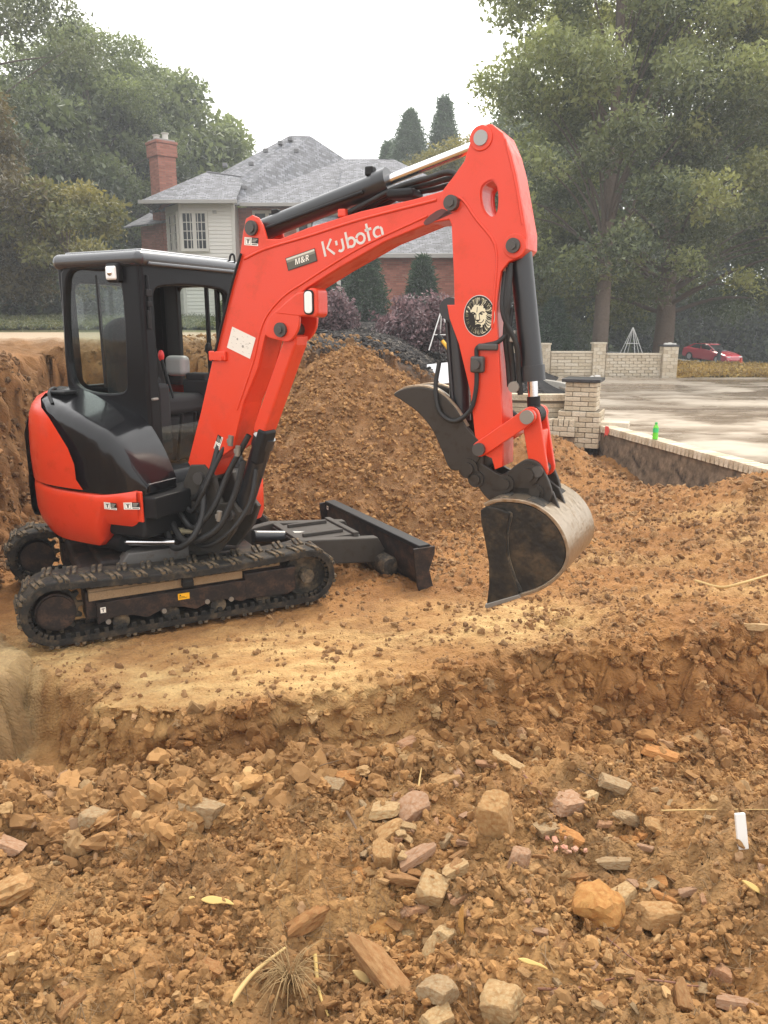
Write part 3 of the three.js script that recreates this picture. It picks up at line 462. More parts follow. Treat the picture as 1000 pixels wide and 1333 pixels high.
  const cab = o('cab', [
    plate([[-0.56, 1.0], [0.16, 0.86], [0.175, 1.3], [0.165, 2.30], [0.10, 2.33], [-0.46, 2.33], [-0.535, 2.26], [-0.57, 1.7]], 0.15, 0.205, 0.014, [hole]),
    F(plate([[0.195, 0.86], [0.20, 1.5], [0.195, 2.30], [-0.77, 2.30], [-0.775, 0.86]], -0.03, 0.03, 0.014, [smoothPts([[0.095, 1.2], [0.095, 2.0], [0.085, 2.13], [0.0, 2.165], [-0.6, 2.165], [-0.665, 2.13], [-0.675, 2.0], [-0.675, 1.1], [-0.64, 0.96], [-0.55, 0.93], [-0.05, 0.93], [0.04, 0.97], [0.08, 1.06]], 60)]), 0.155),
    plate([[-0.60, 0.86], [0.165, 0.86], [0.165, 2.30], [-0.5, 2.33], [-0.6, 2.2]], -0.795, -0.75, 0.012, [round(-0.37, 1.02, 0.06, 2.2, 0.05)]),
    F(plate([[0.16, 0.9], [0.18, 2.30], [-0.76, 2.30], [-0.76, 0.9]], -0.025, 0.025, 0.012, [round(-0.66, 1.5, 0.08, 2.2, 0.06)]), -0.565),
    bx(0.78, 0.06, 0.98, -0.2, 0.86, -0.29, 0.015),
    bx(0.05, 0.05, 0.96, 0.14, 2.235, -0.29, 0.02), bx(0.055, 0.34, 0.02, 0.172, 2.06, 0.155, 0.008),
  ], M.black);
  o('cab_nose', [plate(smoothPts([[-0.3, 0.86], [0.2, 0.95], [0.235, 0.93], [0.26, 0.80], [0.3, 0.66], [0.1, 0.62], [-0.3, 0.66]], 40), -0.72, 0.19, 0.03)], M.black, cab);
  o('cab_roof', [new RoundedBoxGeometry(0.80, 0.10, 1.06, 6, 0.049).translate(-0.185, 2.33, -0.29), new RoundedBoxGeometry(0.70, 0.05, 0.92, 4, 0.024).translate(-0.185, 2.37, -0.29), bx(0.03, 0.03, 0.9, 0.205, 2.30, -0.29, 0.014)], phys([0.035, 0.038, 0.045], { roughness: 0.22, clearcoat: 0.8, clearcoatRoughness: 0.12 }));
  o('roof_hook', [tube([[0.16, 2.37, -0.74], [0.17, 2.42, -0.745], [0.19, 2.425, -0.75], [0.2, 2.37, -0.755]], 0.008, 16, 6)], M.satin);
  const pane = (pts, z, name = 'window_pane') => o(name, [new THREE.ShapeGeometry(shapeOf(pts)).translate(0, 0, z)], M.glass, cab);
  pane(smoothPts([[-0.53, 1.49], [-0.50, 2.28], [-0.2, 2.28], [0.015, 2.27], [0.02, 1.9], [0.0, 1.46], [-0.2, 1.46]], 40), 0.176);
  pane(rectPts(-0.39, 1.0, 0.07, 2.22), -0.772);
  obj('window_pane', new THREE.ShapeGeometry(shapeOf(rectPts(-0.68, 1.48, 0.1, 2.22))).applyMatrix4(toFront).translate(-0.565, 0, 0), M.glass, cab);
  obj('lower_pane', new THREE.ShapeGeometry(shapeOf(rectPts(-0.69, 0.92, 0.10, 1.24))).applyMatrix4(toFront).translate(0.152, 0, 0), M.glass, cab);
  o('door_post', [bx(0.13, 1.25, 0.05, -0.43, 1.62, -0.765, 0.012), bx(0.035, 1.2, 0.035, 0.03, 1.62, -0.74, 0.01), bx(0.03, 1.2, 0.03, -0.07, 1.62, -0.74, 0.01)], M.satin, cab);
  o('window_slider', [bx(0.018, 0.74, 0.02, -0.235, 1.87, 0.168, 0.004)], M.satin, cab);
  o('pillar_latch', [bx(0.02, 0.05, 0.05, 0.19, 2.12, 0.15, 0.008), bx(0.025, 0.035, 0.04, 0.19, 2.05, 0.15, 0.008), bx(0.02, 0.12, 0.03, 0.19, 1.95, 0.16, 0.008)], M.satin, cab);
  o('door_latch', [bx(0.03, 0.018, 0.05, 0.19, 1.44, 0.16, 0.006)], M.steel, cab);
  o('yellow_tag', [bx(0.012, 0.07, 0.05, 0.165, 1.66, -0.60, 0.003)], M.yellow, cab);
  const wl = o('work_light', [bx(0.11, 0.12, 0.06, -0.02, 2.245, 0.222, 0.02)], M.satin);
  o('lens', [new RoundedBoxGeometry(0.088, 0.088, 0.03, 5, 0.014).translate(-0.02, 2.243, 0.248)], M.lens, wl); o('bulb', [new THREE.SphereGeometry(0.02, 14, 10).translate(-0.02, 2.243, 0.26)], M.chrome, wl);
  // inside
  const st = o('seat', [new RoundedBoxGeometry(0.46, 0.14, 0.48, 4, 0.05).translate(-0.16, 1.36, -0.27), bx(0.4, 0.34, 0.42, -0.18, 1.12, -0.27, 0.04)], M.seat);
  o('backrest', [plate(smoothPts([[-0.24, 0], [-0.23, 0.34], [-0.17, 0.55], [0, 0.60], [0.17, 0.55], [0.23, 0.34], [0.24, 0], [0, -0.03]], 40), 0, 0.12, 0.04).applyMatrix4(toFront).rotateZ(0.16).translate(-0.30, 1.39, -0.27)], M.seat, st);
  const con = o('armrest', [new RoundedBoxGeometry(0.19, 0.15, 0.10, 3, 0.04).translate(-0.20, 1.62, -0.52)], M.grey);
  void con;
  for (const z of [0.02, -0.56]) {
    const c = o('control_console', [bx(0.3, 0.5, 0.13, 0.0, 1.28, z, 0.03), bx(0.2, 0.06, 0.12, -0.02, 1.54, z, 0.02)], M.seat);
    o('lever', [tube([[0.05, 1.52, z], [0.09, 1.62, z], [0.07, 1.72, z]], 0.012, 16, 8), new THREE.SphereGeometry(0.028, 14, 10).scale(1, 1.5, 1).translate(0.07, 1.75, z)], M.satin, c);
  }
  const lv = o('dozer_lever', [rod(V(0.10, 1.42, -0.12), V(-0.0, 1.68, -0.14), 0.009)], M.satin);
  o('red_knob', [new THREE.SphereGeometry(0.022, 14, 10).scale(1, 1.8, 1).translate(-0.008, 1.71, -0.142)], M.red, lv);
  o('pedal', [bx(0.16, 0.02, 0.09, 0.06, 0.95, -0.2, 0.008), bx(0.16, 0.02, 0.09, 0.06, 0.95, -0.38, 0.008), rod(V(0.02, 0.9, -0.2), V(0.08, 1.3, -0.22), 0.012), rod(V(0.02, 0.9, -0.38), V(0.08, 1.3, -0.36), 0.012)], M.satin);
  o('grey_cover', [plate(smoothPts([[-0.1, 1.38], [0.02, 1.44], [0.10, 1.38], [0.12, 1.28], [0.0, 1.30]], 24), 0.05, 0.13, 0.01)], M.grey);
  o('floor_mat', [bx(0.34, 0.02, 0.8, -0.02, 0.905, -0.29, 0.006)], M.satin);
  // ---- swing bracket, swing cylinder, hoses at the foot of the boom
  const sb = o('swing_bracket', [
    plate([[0.40, 0.42], [0.66, 0.44], [0.80, 0.60], [0.86, 0.74], [0.80, 0.80], [0.70, 0.78], [0.66, 0.95], [0.58, 1.03], [0.47, 1.02], [0.40, 0.90]], 0.13, 0.17, 0.008),
    plate([[0.40, 0.42], [0.66, 0.44], [0.80, 0.60], [0.86, 0.74], [0.80, 0.80], [0.70, 0.78], [0.66, 0.95], [0.58, 1.03], [0.47, 1.02], [0.40, 0.90]], -0.07, -0.03, 0.008),
    bx(0.2, 0.36, 0.2, 0.48, 0.60, 0.05, 0.03), new THREE.CylinderGeometry(0.09, 0.09, 0.46, 28).translate(0.42, 0.62, 0.05), bx(0.18, 0.06, 0.24, 0.42, 0.45, 0.05, 0.02), bx(0.18, 0.06, 0.24, 0.42, 0.82, 0.05, 0.02)], M.grimy);
  o('pivot_pin', [pin(0.55, 0.94, -0.10, 0.20, 0.04)], M.pinm, sb); o('pivot_pin', [pin(0.79, 0.72, -0.10, 0.20, 0.035)], M.pinm, sb);
  o('grease_pipe', [rod(V(0.30, 0.56, 0.24), V(0.58, 0.60, 0.25), 0.017, 0.017, 12), rod(V(0.38, 0.575, 0.24), V(0.44, 0.58, 0.245), 0.026, 0.026, 12)], std([0.5, 0.44, 0.3], { roughness: 0.4, metalness: 0.5 }), sb);
  const sc = o('swing_cylinder', [rod(V(-0.2, 0.50, 0.44), V(0.10, 0.515, 0.45), 0.055), rod(V(0.06, 0.513, 0.45), V(0.13, 0.517, 0.45), 0.064)], M.satin);
  o('cylinder_rod', [rod(V(0.10, 0.515, 0.45), V(0.46, 0.535, 0.34), 0.026)], M.chrome, sc);
  const hoseRuns = [
    [[0.34, 0.82, 0.16], [0.50, 0.72, 0.22], [0.62, 0.86, 0.24], [0.72, 1.12, 0.15], [0.86, 1.36, 0.06]],
    [[0.34, 0.76, 0.20], [0.54, 0.62, 0.26], [0.68, 0.74, 0.24], [0.78, 1.0, 0.16], [0.92, 1.24, 0.12]],
    [[0.30, 0.70, 0.24], [0.5, 0.54, 0.30], [0.72, 0.62, 0.26], [0.84, 0.86, 0.19], [0.90, 1.08, 0.16]],
    [[0.30, 0.66, 0.12], [0.58, 0.50, 0.24], [0.80, 0.60, 0.24], [0.93, 0.80, 0.16], [0.95, 1.02, 0.1]],
    [[0.32, 0.86, 0.05], [0.5, 0.80, 0.18], [0.66, 1.0, 0.19], [0.70, 1.2, 0.12], [0.80, 1.34, 0.04]],
    [[0.32, 0.62, 0.28], [0.46, 0.50, 0.36], [0.58, 0.56, 0.34], [0.62, 0.70, 0.26], [0.60, 0.9, 0.2]],
  ];
  hoseRuns.forEach((p, i) => o('hydraulic_hose', [tube(p, 0.016 + 0.003 * (i % 3), 44, 8)], M.hose));
  for (const [x, y, z] of [[0.80, 1.20, 0.16], [0.86, 1.14, 0.17], [0.60, 0.63, 0.28], [0.75, 0.72, 0.25]]) o('hose_fitting', [rod(V(x, y - 0.03, z), V(x + 0.01, y + 0.035, z), 0.018, 0.018, 8), bx(0.035, 0.03, 0.03, x, y, z, 0.004)], M.steel);
  // ---- boom
  const boomOut = [[0.435, 1.03], [0.50, 0.955], [0.545, 0.985], [0.60, 0.945], [0.66, 1.06], [0.76, 1.12], [0.81, 1.15], [0.91, 1.443], [1.03, 1.66], [1.09, 1.845], [1.15, 1.96], [1.235, 2.02], [1.32, 2.075], [1.398, 2.125], [1.604, 2.225], [1.895, 2.353], [2.165, 2.436], [2.303, 2.447], [2.352, 2.49], [2.35, 2.55], [2.305, 2.592], [2.24, 2.588], [2.075, 2.558], [1.754, 2.518], [1.407, 2.45], [1.22, 2.40], [1.13, 2.405], [1.105, 2.48], [1.075, 2.525], [1.03, 2.542], [0.985, 2.525], [0.96, 2.45], [0.935, 2.34], [0.902, 2.267], [0.707, 1.769], [0.57, 1.378]];
  const boomMid = boomOut.slice(0, 26).concat([[1.10, 2.37], [0.98, 2.33], [0.902, 2.25]], boomOut.slice(34));
  const boom = o('boom', [plate(boomMid, -0.04, 0.14, 0.012), plate(boomOut, 0.135, 0.152, 0.005), plate(boomOut, -0.052, -0.035, 0.005)], M.paint);
  { const rid = (p, w) => o('boom_rib', [tube(p, w, 60, 6)], M.paint, boom);
    rid([[0.965, 2.30, 0.152], [1.10, 2.345, 0.152], [1.407, 2.405, 0.152], [1.75, 2.475, 0.152], [2.2, 2.545, 0.152]], 0.009);
    rid([[0.86, 1.40, 0.152], [1.0, 1.70, 0.152], [1.09, 1.94, 0.152], [1.22, 2.07, 0.152], [1.40, 2.165, 0.152], [1.75, 2.33, 0.152], [2.15, 2.47, 0.152]], 0.007);
    o('edge_pipe', [tube([[0.70, 1.70, 0.165], [0.80, 1.97, 0.165], [0.89, 2.20, 0.165], [0.95, 2.33, 0.165]], 0.008, 30, 8)], M.satin, boom);
    o('pipe_clamp', [bx(0.13, 0.06, 0.02, 0.735, 1.73, 0.163, 0.008).applyMatrix4(new THREE.Matrix4()), pin(0.77, 1.715, 0.16, 0.185, 0.014, 10)], M.paint, boom);
    o('boom_pin', [pin(1.03, 2.469, -0.08, 0.172, 0.042, 24), pin(1.03, 2.469, 0.165, 0.182, 0.028, 24)], M.pinm, boom);
    o('boom_pin', [pin(2.292, 2.522, -0.09, 0.19, 0.038, 24), pin(2.292, 2.522, 0.185, 0.20, 0.022, 6)], M.pinm, boom);
    o('cylinder_lug', [plate(smoothPts([[1.10, 1.86], [1.13, 1.96], [1.26, 2.03], [1.335, 2.0], [1.335, 1.90], [1.27, 1.825], [1.19, 1.83]], 36), 0.135, 0.158, 0.005), plate(smoothPts([[1.10, 1.86], [1.13, 1.96], [1.26, 2.03], [1.335, 2.0], [1.335, 1.90], [1.27, 1.825], [1.19, 1.83]], 36), -0.058, -0.035, 0.005)], M.paint, boom);
    o('boom_pin', [pin(1.215, 1.89, -0.08, 0.175, 0.042, 24), pin(1.215, 1.89, 0.17, 0.186, 0.022, 6)], M.pinm, boom);
    // lettering on the boom, each letter a raised strip
    const S = (g) => g, a0 = [1.527, 2.292], a1 = [1.905, 2.440 - 0.06], dir = Math.atan2(0.094, 0.378), up = 0.088;
    const P = (x, y) => { const c = Math.cos(dir), s = Math.sin(dir); return [a0[0] + c * x * up - s * y * up, a0[1] + s * x * up + c * y * up]; };
    const arc = (cx, cy, r, d0, d1, n = 12) => Array.from({ length: n + 1 }, (_, i) => { const t = R(lerp(d0, d1, i / n)); return P(cx + r * Math.cos(t), cy + r * Math.sin(t)); });
    const ln = (...q) => q.map(([x, y]) => P(x, y));
    const letters = [[ln([0, 0], [0, 0.95])], [ln([0.66, 0.92], [0.26, 0.45], [0.70, -0.05])], [ln([0.98, 0.42], [0.98, 0.70]), [...ln([1.42, 0.70], [1.42, 0.22]), ...arc(1.22, 0.2, 0.2, 0, -150)]], [ln([1.76, 0.0], [1.76, 1.0]), arc(2.02, 0.3, 0.27, 150, -130)], [arc(2.72, 0.33, 0.29, 110, -190), arc(2.72, 0.33, 0.29, 95, 160, 6)], [ln([3.30, 0.0], [3.30, 1.05]), ln([3.12, 0.68], [3.58, 0.68])], [arc(3.98, 0.33, 0.29, 60, 300), ln([4.27, 0.0], [4.27, 0.45], [4.18, 0.58])]];
    for (const l of letters) o('letter', l.map((p) => ribbon(p, 0.0135, 0.1525, 0.1545)), M.white, boom);
    const badge = decal('nameplate', 0.205, 0.072, (c, w, h) => {
      const g = c.createLinearGradient(0, 0, 0, h); c.fillStyle = '#5d5c52'; c.fillRect(0, 0, w, h); c.fillStyle = '#d8d5c8'; c.fillRect(0, 0, w, h * 0.2); c.fillStyle = '#8a897d'; c.fillRect(0, h * 0.2, w, h * 0.18); void g;
      c.strokeStyle = '#222019'; c.lineWidth = 8; c.strokeRect(3, 3, w - 6, h - 6);
      c.font = 'bold italic ' + Math.round(h * 0.62) + 'px sans-serif'; c.textAlign = 'center'; c.textBaseline = 'middle'; c.lineWidth = 7; c.strokeStyle = '#15140f'; c.strokeText('M&R', w / 2, h * 0.53); c.fillStyle = '#f4f1e6'; c.fillText('M&R', w / 2, h * 0.53);
    }, 384);
    badge(boom, 1.366, 2.281, 0.156, R(13.5));
    const lab = decal('white_notice', 0.185, 0.135, (c, w, h) => { c.fillStyle = '#ece7dd'; c.fillRect(0, 0, w, h); const r = rng(3); c.fillStyle = 'rgba(120,110,95,0.5)'; for (let i = 0; i < 26; i++) c.fillRect(w * (0.06 + 0.84 * r()), h * (0.08 + 0.8 * r()), 4 + 16 * r(), 3); c.fillStyle = 'rgba(90,85,80,0.55)'; c.beginPath(); c.arc(w * 0.32, h * 0.42, 9, 0, 7); c.fill(); c.beginPath(); c.arc(w * 0.6, h * 0.62, 11, 0, 7); c.fill(); });
    lab(boom, 0.915, 1.812, 0.1545, R(-21));
    warn()(boom, 0.70, 1.18, 0.1545, R(66));
    warn()(boom, 1.02, 2.395, 0.1545, R(-6));
    const lb = o('boom_light', [plate([[1.17, 1.985], [1.33, 1.965], [1.42, 1.965], [1.43, 2.115], [1.33, 2.10], [1.25, 2.05]], 0.07, 0.16, 0.01), plate(round(1.40, 1.96, 1.475, 2.125, 0.03), 0.045, 0.165, 0.012)], M.paint, boom);
    void lb;
    o('lamp_rim', [plate(round(1.385, 1.975, 1.452, 2.113, 0.024), 0.163, 0.172, 0.003)], M.satin, boom); o('lamp_lens', [plate(round(1.393, 1.983, 1.444, 2.105, 0.02), 0.170, 0.178, 0.004)], M.lens, boom);
  }
  // boom (lift) cylinder under the boom, with a red guard
  const bc = o('boom_cylinder', [rod(V(0.79, 0.72, 0.05), V(0.985, 1.21, 0.05), 0.062, 0.062, 24), rod(V(0.965, 1.16, 0.05), V(0.99, 1.225, 0.05), 0.072, 0.072, 24)], M.cyl);
  o('cylinder_rod', [rod(V(0.985, 1.21, 0.05), V(1.215, 1.89, 0.05), 0.026)], M.rustrod, bc);
  o('rod_guard', [plate([[1.262, 1.86], [1.30, 1.85], [1.29, 1.80], [1.045, 1.27], [1.0, 1.255], [0.955, 1.27], [0.965, 1.31], [1.205, 1.83]], -0.01, 0.125, 0.012)], M.paint, bc);
  o('black_sleeve', [bar(V(0.95, 1.06, 0.07), V(1.03, 1.28, 0.07), 0.07, 0.13, 0.02)], M.satin, bc);
  // arm cylinder on top of the boom
  const ac = o('arm_cylinder', [rod(V(1.03, 2.469, 0.05), V(1.84, 2.672, 0.05), 0.060, 0.060, 28), rod(V(1.80, 2.662, 0.05), V(1.875, 2.681, 0.05), 0.069, 0.069, 28)], M.cyl);
  o('cylinder_rod', [rod(V(1.86, 2.677, 0.05), V(2.42, 2.817, 0.05), 0.028)], M.chrome, ac);
  o('oil_port', [rod(V(1.11, 2.47, 0.12), V(1.75, 2.62, 0.12), 0.011, 0.011, 8), bx(0.05, 0.05, 0.05, 1.76, 2.735, 0.05, 0.01), bx(0.05, 0.04, 0.04, 1.13, 2.56, 0.05, 0.01)], M.satin, ac);
  for (const [dz, k] of [[0.0, 0], [0.045, 1], [0.09, 2]]) o('hydraulic_hose', [tube([[1.58, 2.50, dz], [1.78, 2.555 + 0.01 * k, dz], [1.95, 2.61 + 0.012 * k, dz], [2.12, 2.625 + 0.02 * k, dz], [2.26, 2.64 + 0.02 * k, dz + 0.01], [2.34, 2.62, dz + 0.02]], 0.016, 40, 8)], M.hose);
  o('hose_bracket', [bx(0.05, 0.045, 0.17, 1.62, 2.52, 0.05, 0.01)], M.paint); o('hose_guard', [bx(0.16, 0.05, 0.15, 1.97, 2.60, 0.05, 0.02)], M.satin);
  // ---- arm
  const armOut = [[2.377, 2.80], [2.395, 2.85], [2.435, 2.88], [2.49, 2.875], [2.545, 2.83], [2.59, 2.74], [2.622, 2.642], [2.66, 2.48], [2.688, 2.36], [2.69, 2.285], [2.655, 2.245], [2.60, 2.225], [2.562, 2.18], [2.55, 2.08], [2.545, 1.98], [2.558, 1.85], [2.586, 1.536], [2.603, 1.36], [2.606, 1.18], [2.565, 1.16], [2.545, 1.22], [2.50, 1.235], [2.466, 1.24], [2.445, 1.34], [2.413, 1.57], [2.340, 1.82], [2.285, 1.95], [2.27, 2.02], [2.312, 2.02], [2.305, 2.163], [2.286, 2.42], [2.245, 2.50], [2.225, 2.54], [2.235, 2.59], [2.30, 2.66], [2.35, 2.72]];
  const hole2 = smoothPts([[2.435, 2.555], [2.445, 2.60], [2.50, 2.625], [2.53, 2.60], [2.545, 2.53], [2.535, 2.455], [2.50, 2.435], [2.455, 2.475]], 36);
  const arm = o('arm', [plate(armOut, -0.045, 0.145, 0.012, [hole2]), plate(armOut, 0.14, 0.153, 0.004, [hole2])], M.paint);
  o('arm_rib', [tube([[2.255, 2.555, 0.153], [2.33, 2.545, 0.153], [2.42, 2.44, 0.153], [2.515, 2.33, 0.153], [2.535, 2.27, 0.153], [2.53, 2.05, 0.153], [2.525, 1.9, 0.153]], 0.007, 60, 6), tube([[2.56, 2.80, 0.153], [2.62, 2.60, 0.153], [2.665, 2.40, 0.153]], 0.006, 30, 6)], M.paint, arm);
  for (const [x, y] of [[2.63, 2.30], [2.437, 2.816]]) o('arm_lug', [plate(disc(x, y, 0.06, 28), 0.15, 0.16, 0.004)], M.paint, arm);
  o('arm_pin', [pin(2.437, 2.816, -0.07, 0.168, 0.036, 24)], M.grey, arm);
  o('arm_pin', [pin(2.625, 2.302, -0.07, 0.175, 0.036, 24), pin(2.625, 2.302, 0.17, 0.185, 0.02, 6)], M.pinm, arm);
  o('dark_grease', [plate(smoothPts([[2.23, 2.50], [2.29, 2.475], [2.36, 2.52], [2.35, 2.55], [2.30, 2.49], [2.2, 2.445], [2.14, 2.425], [2.13, 2.44]], 30), 0.1535, 0.1545, 0)], std([0.12, 0.035, 0.03], { roughness: 0.4 }), arm);
  { // lion head emblem: print on an oval plate
    const em = (c, w, h) => {
      c.fillStyle = '#e6dfc0'; c.fillRect(0, 0, w, h); const r = rng(77); c.strokeStyle = '#15130e'; c.fillStyle = '#15130e'; c.lineCap = 'round';
      c.beginPath(); c.ellipse(w * 0.12, h * 0.72, w * 0.24, h * 0.34, 0.2, 0, 7); c.fill();
      for (let i = 0; i < 64; i++) { const a = i / 64 * 6.283 + 0.05 * r(), r0 = 0.27 + 0.05 * r(), r1 = 0.42 + 0.08 * r(); c.lineWidth = 3 + 9 * r(); c.beginPath(); c.moveTo(w * (0.47 + r0 * Math.cos(a)), h * (0.5 + r0 * Math.sin(a))); c.quadraticCurveTo(w * (0.47 + (r0 + 0.1) * Math.cos(a + 0.15)), h * (0.5 + (r0 + 0.1) * Math.sin(a + 0.15)), w * (0.47 + r1 * Math.cos(a + 0.05)), h * (0.5 + r1 * Math.sin(a + 0.05))); c.stroke(); }
      c.strokeStyle = '#8d8862'; for (let i = 0; i < 40; i++) { const a = r() * 6.283, q = 0.3 + 0.16 * r(); c.lineWidth = 3; c.beginPath(); c.moveTo(w * (0.47 + q * Math.cos(a)), h * (0.5 + q * Math.sin(a))); c.lineTo(w * (0.47 + (q + 0.1) * Math.cos(a)), h * (0.5 + (q + 0.1) * Math.sin(a))); c.stroke(); }
      c.strokeStyle = '#15130e';
      for (const s of [-1, 1]) { c.lineWidth = 9; c.beginPath(); c.moveTo(w * (0.45 + s * 0.06), h * 0.45); c.quadraticCurveTo(w * (0.45 + s * 0.14), h * 0.38, w * (0.45 + s * 0.22), h * 0.42); c.stroke(); c.beginPath(); c.ellipse(w * (0.45 + s * 0.13), h * 0.455, w * 0.045, h * 0.022, s * 0.2, 0, 7); c.fill(); c.lineWidth = 6; c.beginPath(); c.moveTo(w * (0.45 + s * 0.05), h * 0.46); c.lineTo(w * (0.45 + s * 0.07), h * 0.6); c.stroke(); c.beginPath(); c.moveTo(w * (0.45 + s * 0.02), h * 0.66); c.quadraticCurveTo(w * (0.45 + s * 0.14), h * 0.70, w * (0.45 + s * 0.2), h * 0.6); c.stroke(); }
      c.beginPath(); c.moveTo(w * 0.36, h * 0.59); c.lineTo(w * 0.54, h * 0.59); c.lineTo(w * 0.45, h * 0.655); c.fill();
      c.beginPath(); c.ellipse(w * 0.45, h * 0.74, w * 0.11, h * 0.045, 0, 0, 7); c.fill(); c.lineWidth = 5; c.beginPath(); c.moveTo(w * 0.45, h * 0.28); c.lineTo(w * 0.43, h * 0.4); c.stroke();
      c.lineWidth = 16; c.beginPath(); c.ellipse(w / 2, h / 2, w * 0.48, h * 0.48, 0, 0, 7); c.stroke();
    };
    const c = document.createElement('canvas'); c.width = 256; c.height = 320; em(c.getContext('2d'), 256, 320); const t = new THREE.CanvasTexture(c); t.colorSpace = THREE.SRGBColorSpace;
    const g = new THREE.CircleGeometry(1, 40).scale(0.083, 0.102, 1).rotateZ(0.06).translate(2.452, 1.962, 0.1550);
    obj('lion_emblem', g, new THREE.MeshStandardMaterial({ map: t, roughness: 0.45 }), arm, true);
    o('emblem_border', [new THREE.CircleGeometry(1, 40).scale(0.086, 0.1055, 1).rotateZ(0.06).translate(2.452, 1.962, 0.1542)], M.white, arm);
  }
  // bucket cylinder on the far edge of the arm, links, coupler
  const kc = o('bucket_cylinder', [rod(V(2.625, 2.302, 0.05), V(2.722, 1.66, 0.05), 0.058, 0.058, 28), rod(V(2.714, 1.71, 0.05), V(2.724, 1.63, 0.05), 0.066, 0.066, 28), bx(0.05, 0.06, 0.05, 2.665, 1.80, 0.06, 0.01)], M.cyl);
  o('cylinder_rod', [rod(V(2.72, 1.65, 0.05), V(2.735, 1.47, 0.05), 0.027)], M.chrome, kc);
  o('rod_eye', [rod(V(2.73, 1.55, 0.05), V(2.738, 1.46, 0.05), 0.035, 0.035), pin(2.74, 1.455, 0.0, 0.1, 0.05)], M.satin, kc);
  const link = (a, b, w, z) => { const d = Math.atan2(b[1] - a[1], b[0] - a[0]), n = [-Math.sin(d) * w, Math.cos(d) * w], p = []; for (let i = 0; i <= 8; i++) { const t = d + Math.PI / 2 + Math.PI * i / 8; p.push([a[0] + w * Math.cos(t), a[1] + w * Math.sin(t)]); } for (let i = 0; i <= 8; i++) { const t = d - Math.PI / 2 + Math.PI * i / 8; p.push([b[0] + w * Math.cos(t), b[1] + w * Math.sin(t)]); } void n; return plate(p, z, z + 0.025, 0.005); };
  o('rocker_link', [link([2.485, 1.27], [2.74, 1.455], 0.042, 0.155), link([2.485, 1.27], [2.74, 1.455], 0.042, -0.08), bx(0.10, 0.04, 0.2, 2.62, 1.36, 0.05, 0.01)], M.paint);
  o('bucket_link', [link([2.74, 1.455], [2.80, 1.17], 0.048, 0.105), link([2.74, 1.455], [2.80, 1.17], 0.048, -0.03), bx(0.07, 0.16, 0.11, 2.77, 1.30, 0.05, 0.01)], M.paint);
  o('link_pin', [pin(2.74, 1.455, -0.09, 0.20, 0.036, 24)], M.steel); o('link_pin', [pin(2.485, 1.27, -0.09, 0.205, 0.034, 24)], M.pinm); o('link_pin', [pin(2.80, 1.17, -0.06, 0.165, 0.03, 20)], M.pinm);
  const ear = smoothPts([[2.335, 1.19], [2.355, 1.235], [2.41, 1.245], [2.47, 1.20], [2.53, 1.165], [2.61, 1.135], [2.68, 1.195], [2.74, 1.23], [2.80, 1.215], [2.845, 1.15], [2.88, 1.05], [2.86, 1.0], [2.7, 1.01], [2.55, 0.985], [2.51, 1.01], [2.44, 1.09], [2.37, 1.14]], 90);
  const cp = o('quick_coupler', [plate(ear, 0.12, 0.15, 0.006), plate(ear, -0.05, -0.02, 0.006), bx(0.26, 0.07, 0.2, 2.66, 1.06, 0.05, 0.02)], M.coupler);
  for (const [x, y, r] of [[2.415, 1.155, 0.055], [2.46, 1.10, 0.045], [2.625, 1.09, 0.05], [2.75, 1.15, 0.06], [2.80, 1.06, 0.04]]) o('coupler_pin', [pin(x, y, -0.08, 0.162, r, 24), pin(x, y, 0.155, 0.175, r * 0.6, 20)], M.coupler, cp);
  // ---- bucket
  const prof = [[2.565, 0.985], [2.62, 1.012], [2.70, 1.022], [2.80, 1.016], [2.88, 0.982], [2.945, 0.925], [2.99, 0.85], [3.005, 0.775], [2.985, 0.70], [2.93, 0.63], [2.86, 0.575], [2.77, 0.53], [2.68, 0.485], [2.60, 0.445]];
  const pc = new THREE.CatmullRomCurve3(prof.map(([x, y]) => V(x, y, 0))).getPoints(60);
  const ring2 = [...pc.map((p) => [p.x, p.y]), ...pc.slice().reverse().map((p, i, a) => { const q = a[Math.min(a.length - 1, i + 1)], w = a[Math.max(0, i - 1)], l = Math.hypot(q.x - w.x, q.y - w.y), nx = (q.y - w.y) / l, ny = -(q.x - w.x) / l; return [p.x + nx * 0.018, p.y + ny * 0.018]; })];
  const bk = o('bucket', [plate(ring2, -0.29, 0.29, 0.003)], M.bucketWorn);
  const sideP = [...pc.map((p) => [2.79 + (p.x - 2.79) * 0.985, 0.76 + (p.y - 0.76) * 0.985]), [2.625, 0.60], [2.60, 0.76], [2.575, 0.90]];
  for (const s of [1, -1]) {
    const zz = s > 0 ? [0.268, 0.286] : [-0.286, -0.268];
    const sp = o('side_plate', [plate(sideP, ...zz, 0.003)], M.bucket, bk);
    void sp;
    const cut = [[2.545, 0.965], [2.575, 0.99], [2.65, 0.985], [2.705, 0.965], [2.69, 0.86], [2.70, 0.72], [2.745, 0.60], [2.775, 0.53], [2.68, 0.477], [2.595, 0.438], [2.605, 0.56], [2.60, 0.68], [2.575, 0.80], [2.55, 0.90]];
    o('side_cutter', [plate(cut, ...(s > 0 ? [0.286, 0.306] : [-0.306, -0.286]), 0.006)], M.bucket, bk);
  }
  o('cutting_edge', [plate([[2.585, 0.43], [2.60, 0.425], [2.78, 0.515], [2.775, 0.535], [2.59, 0.45]], -0.31, 0.31, 0.004)], M.steel, bk);
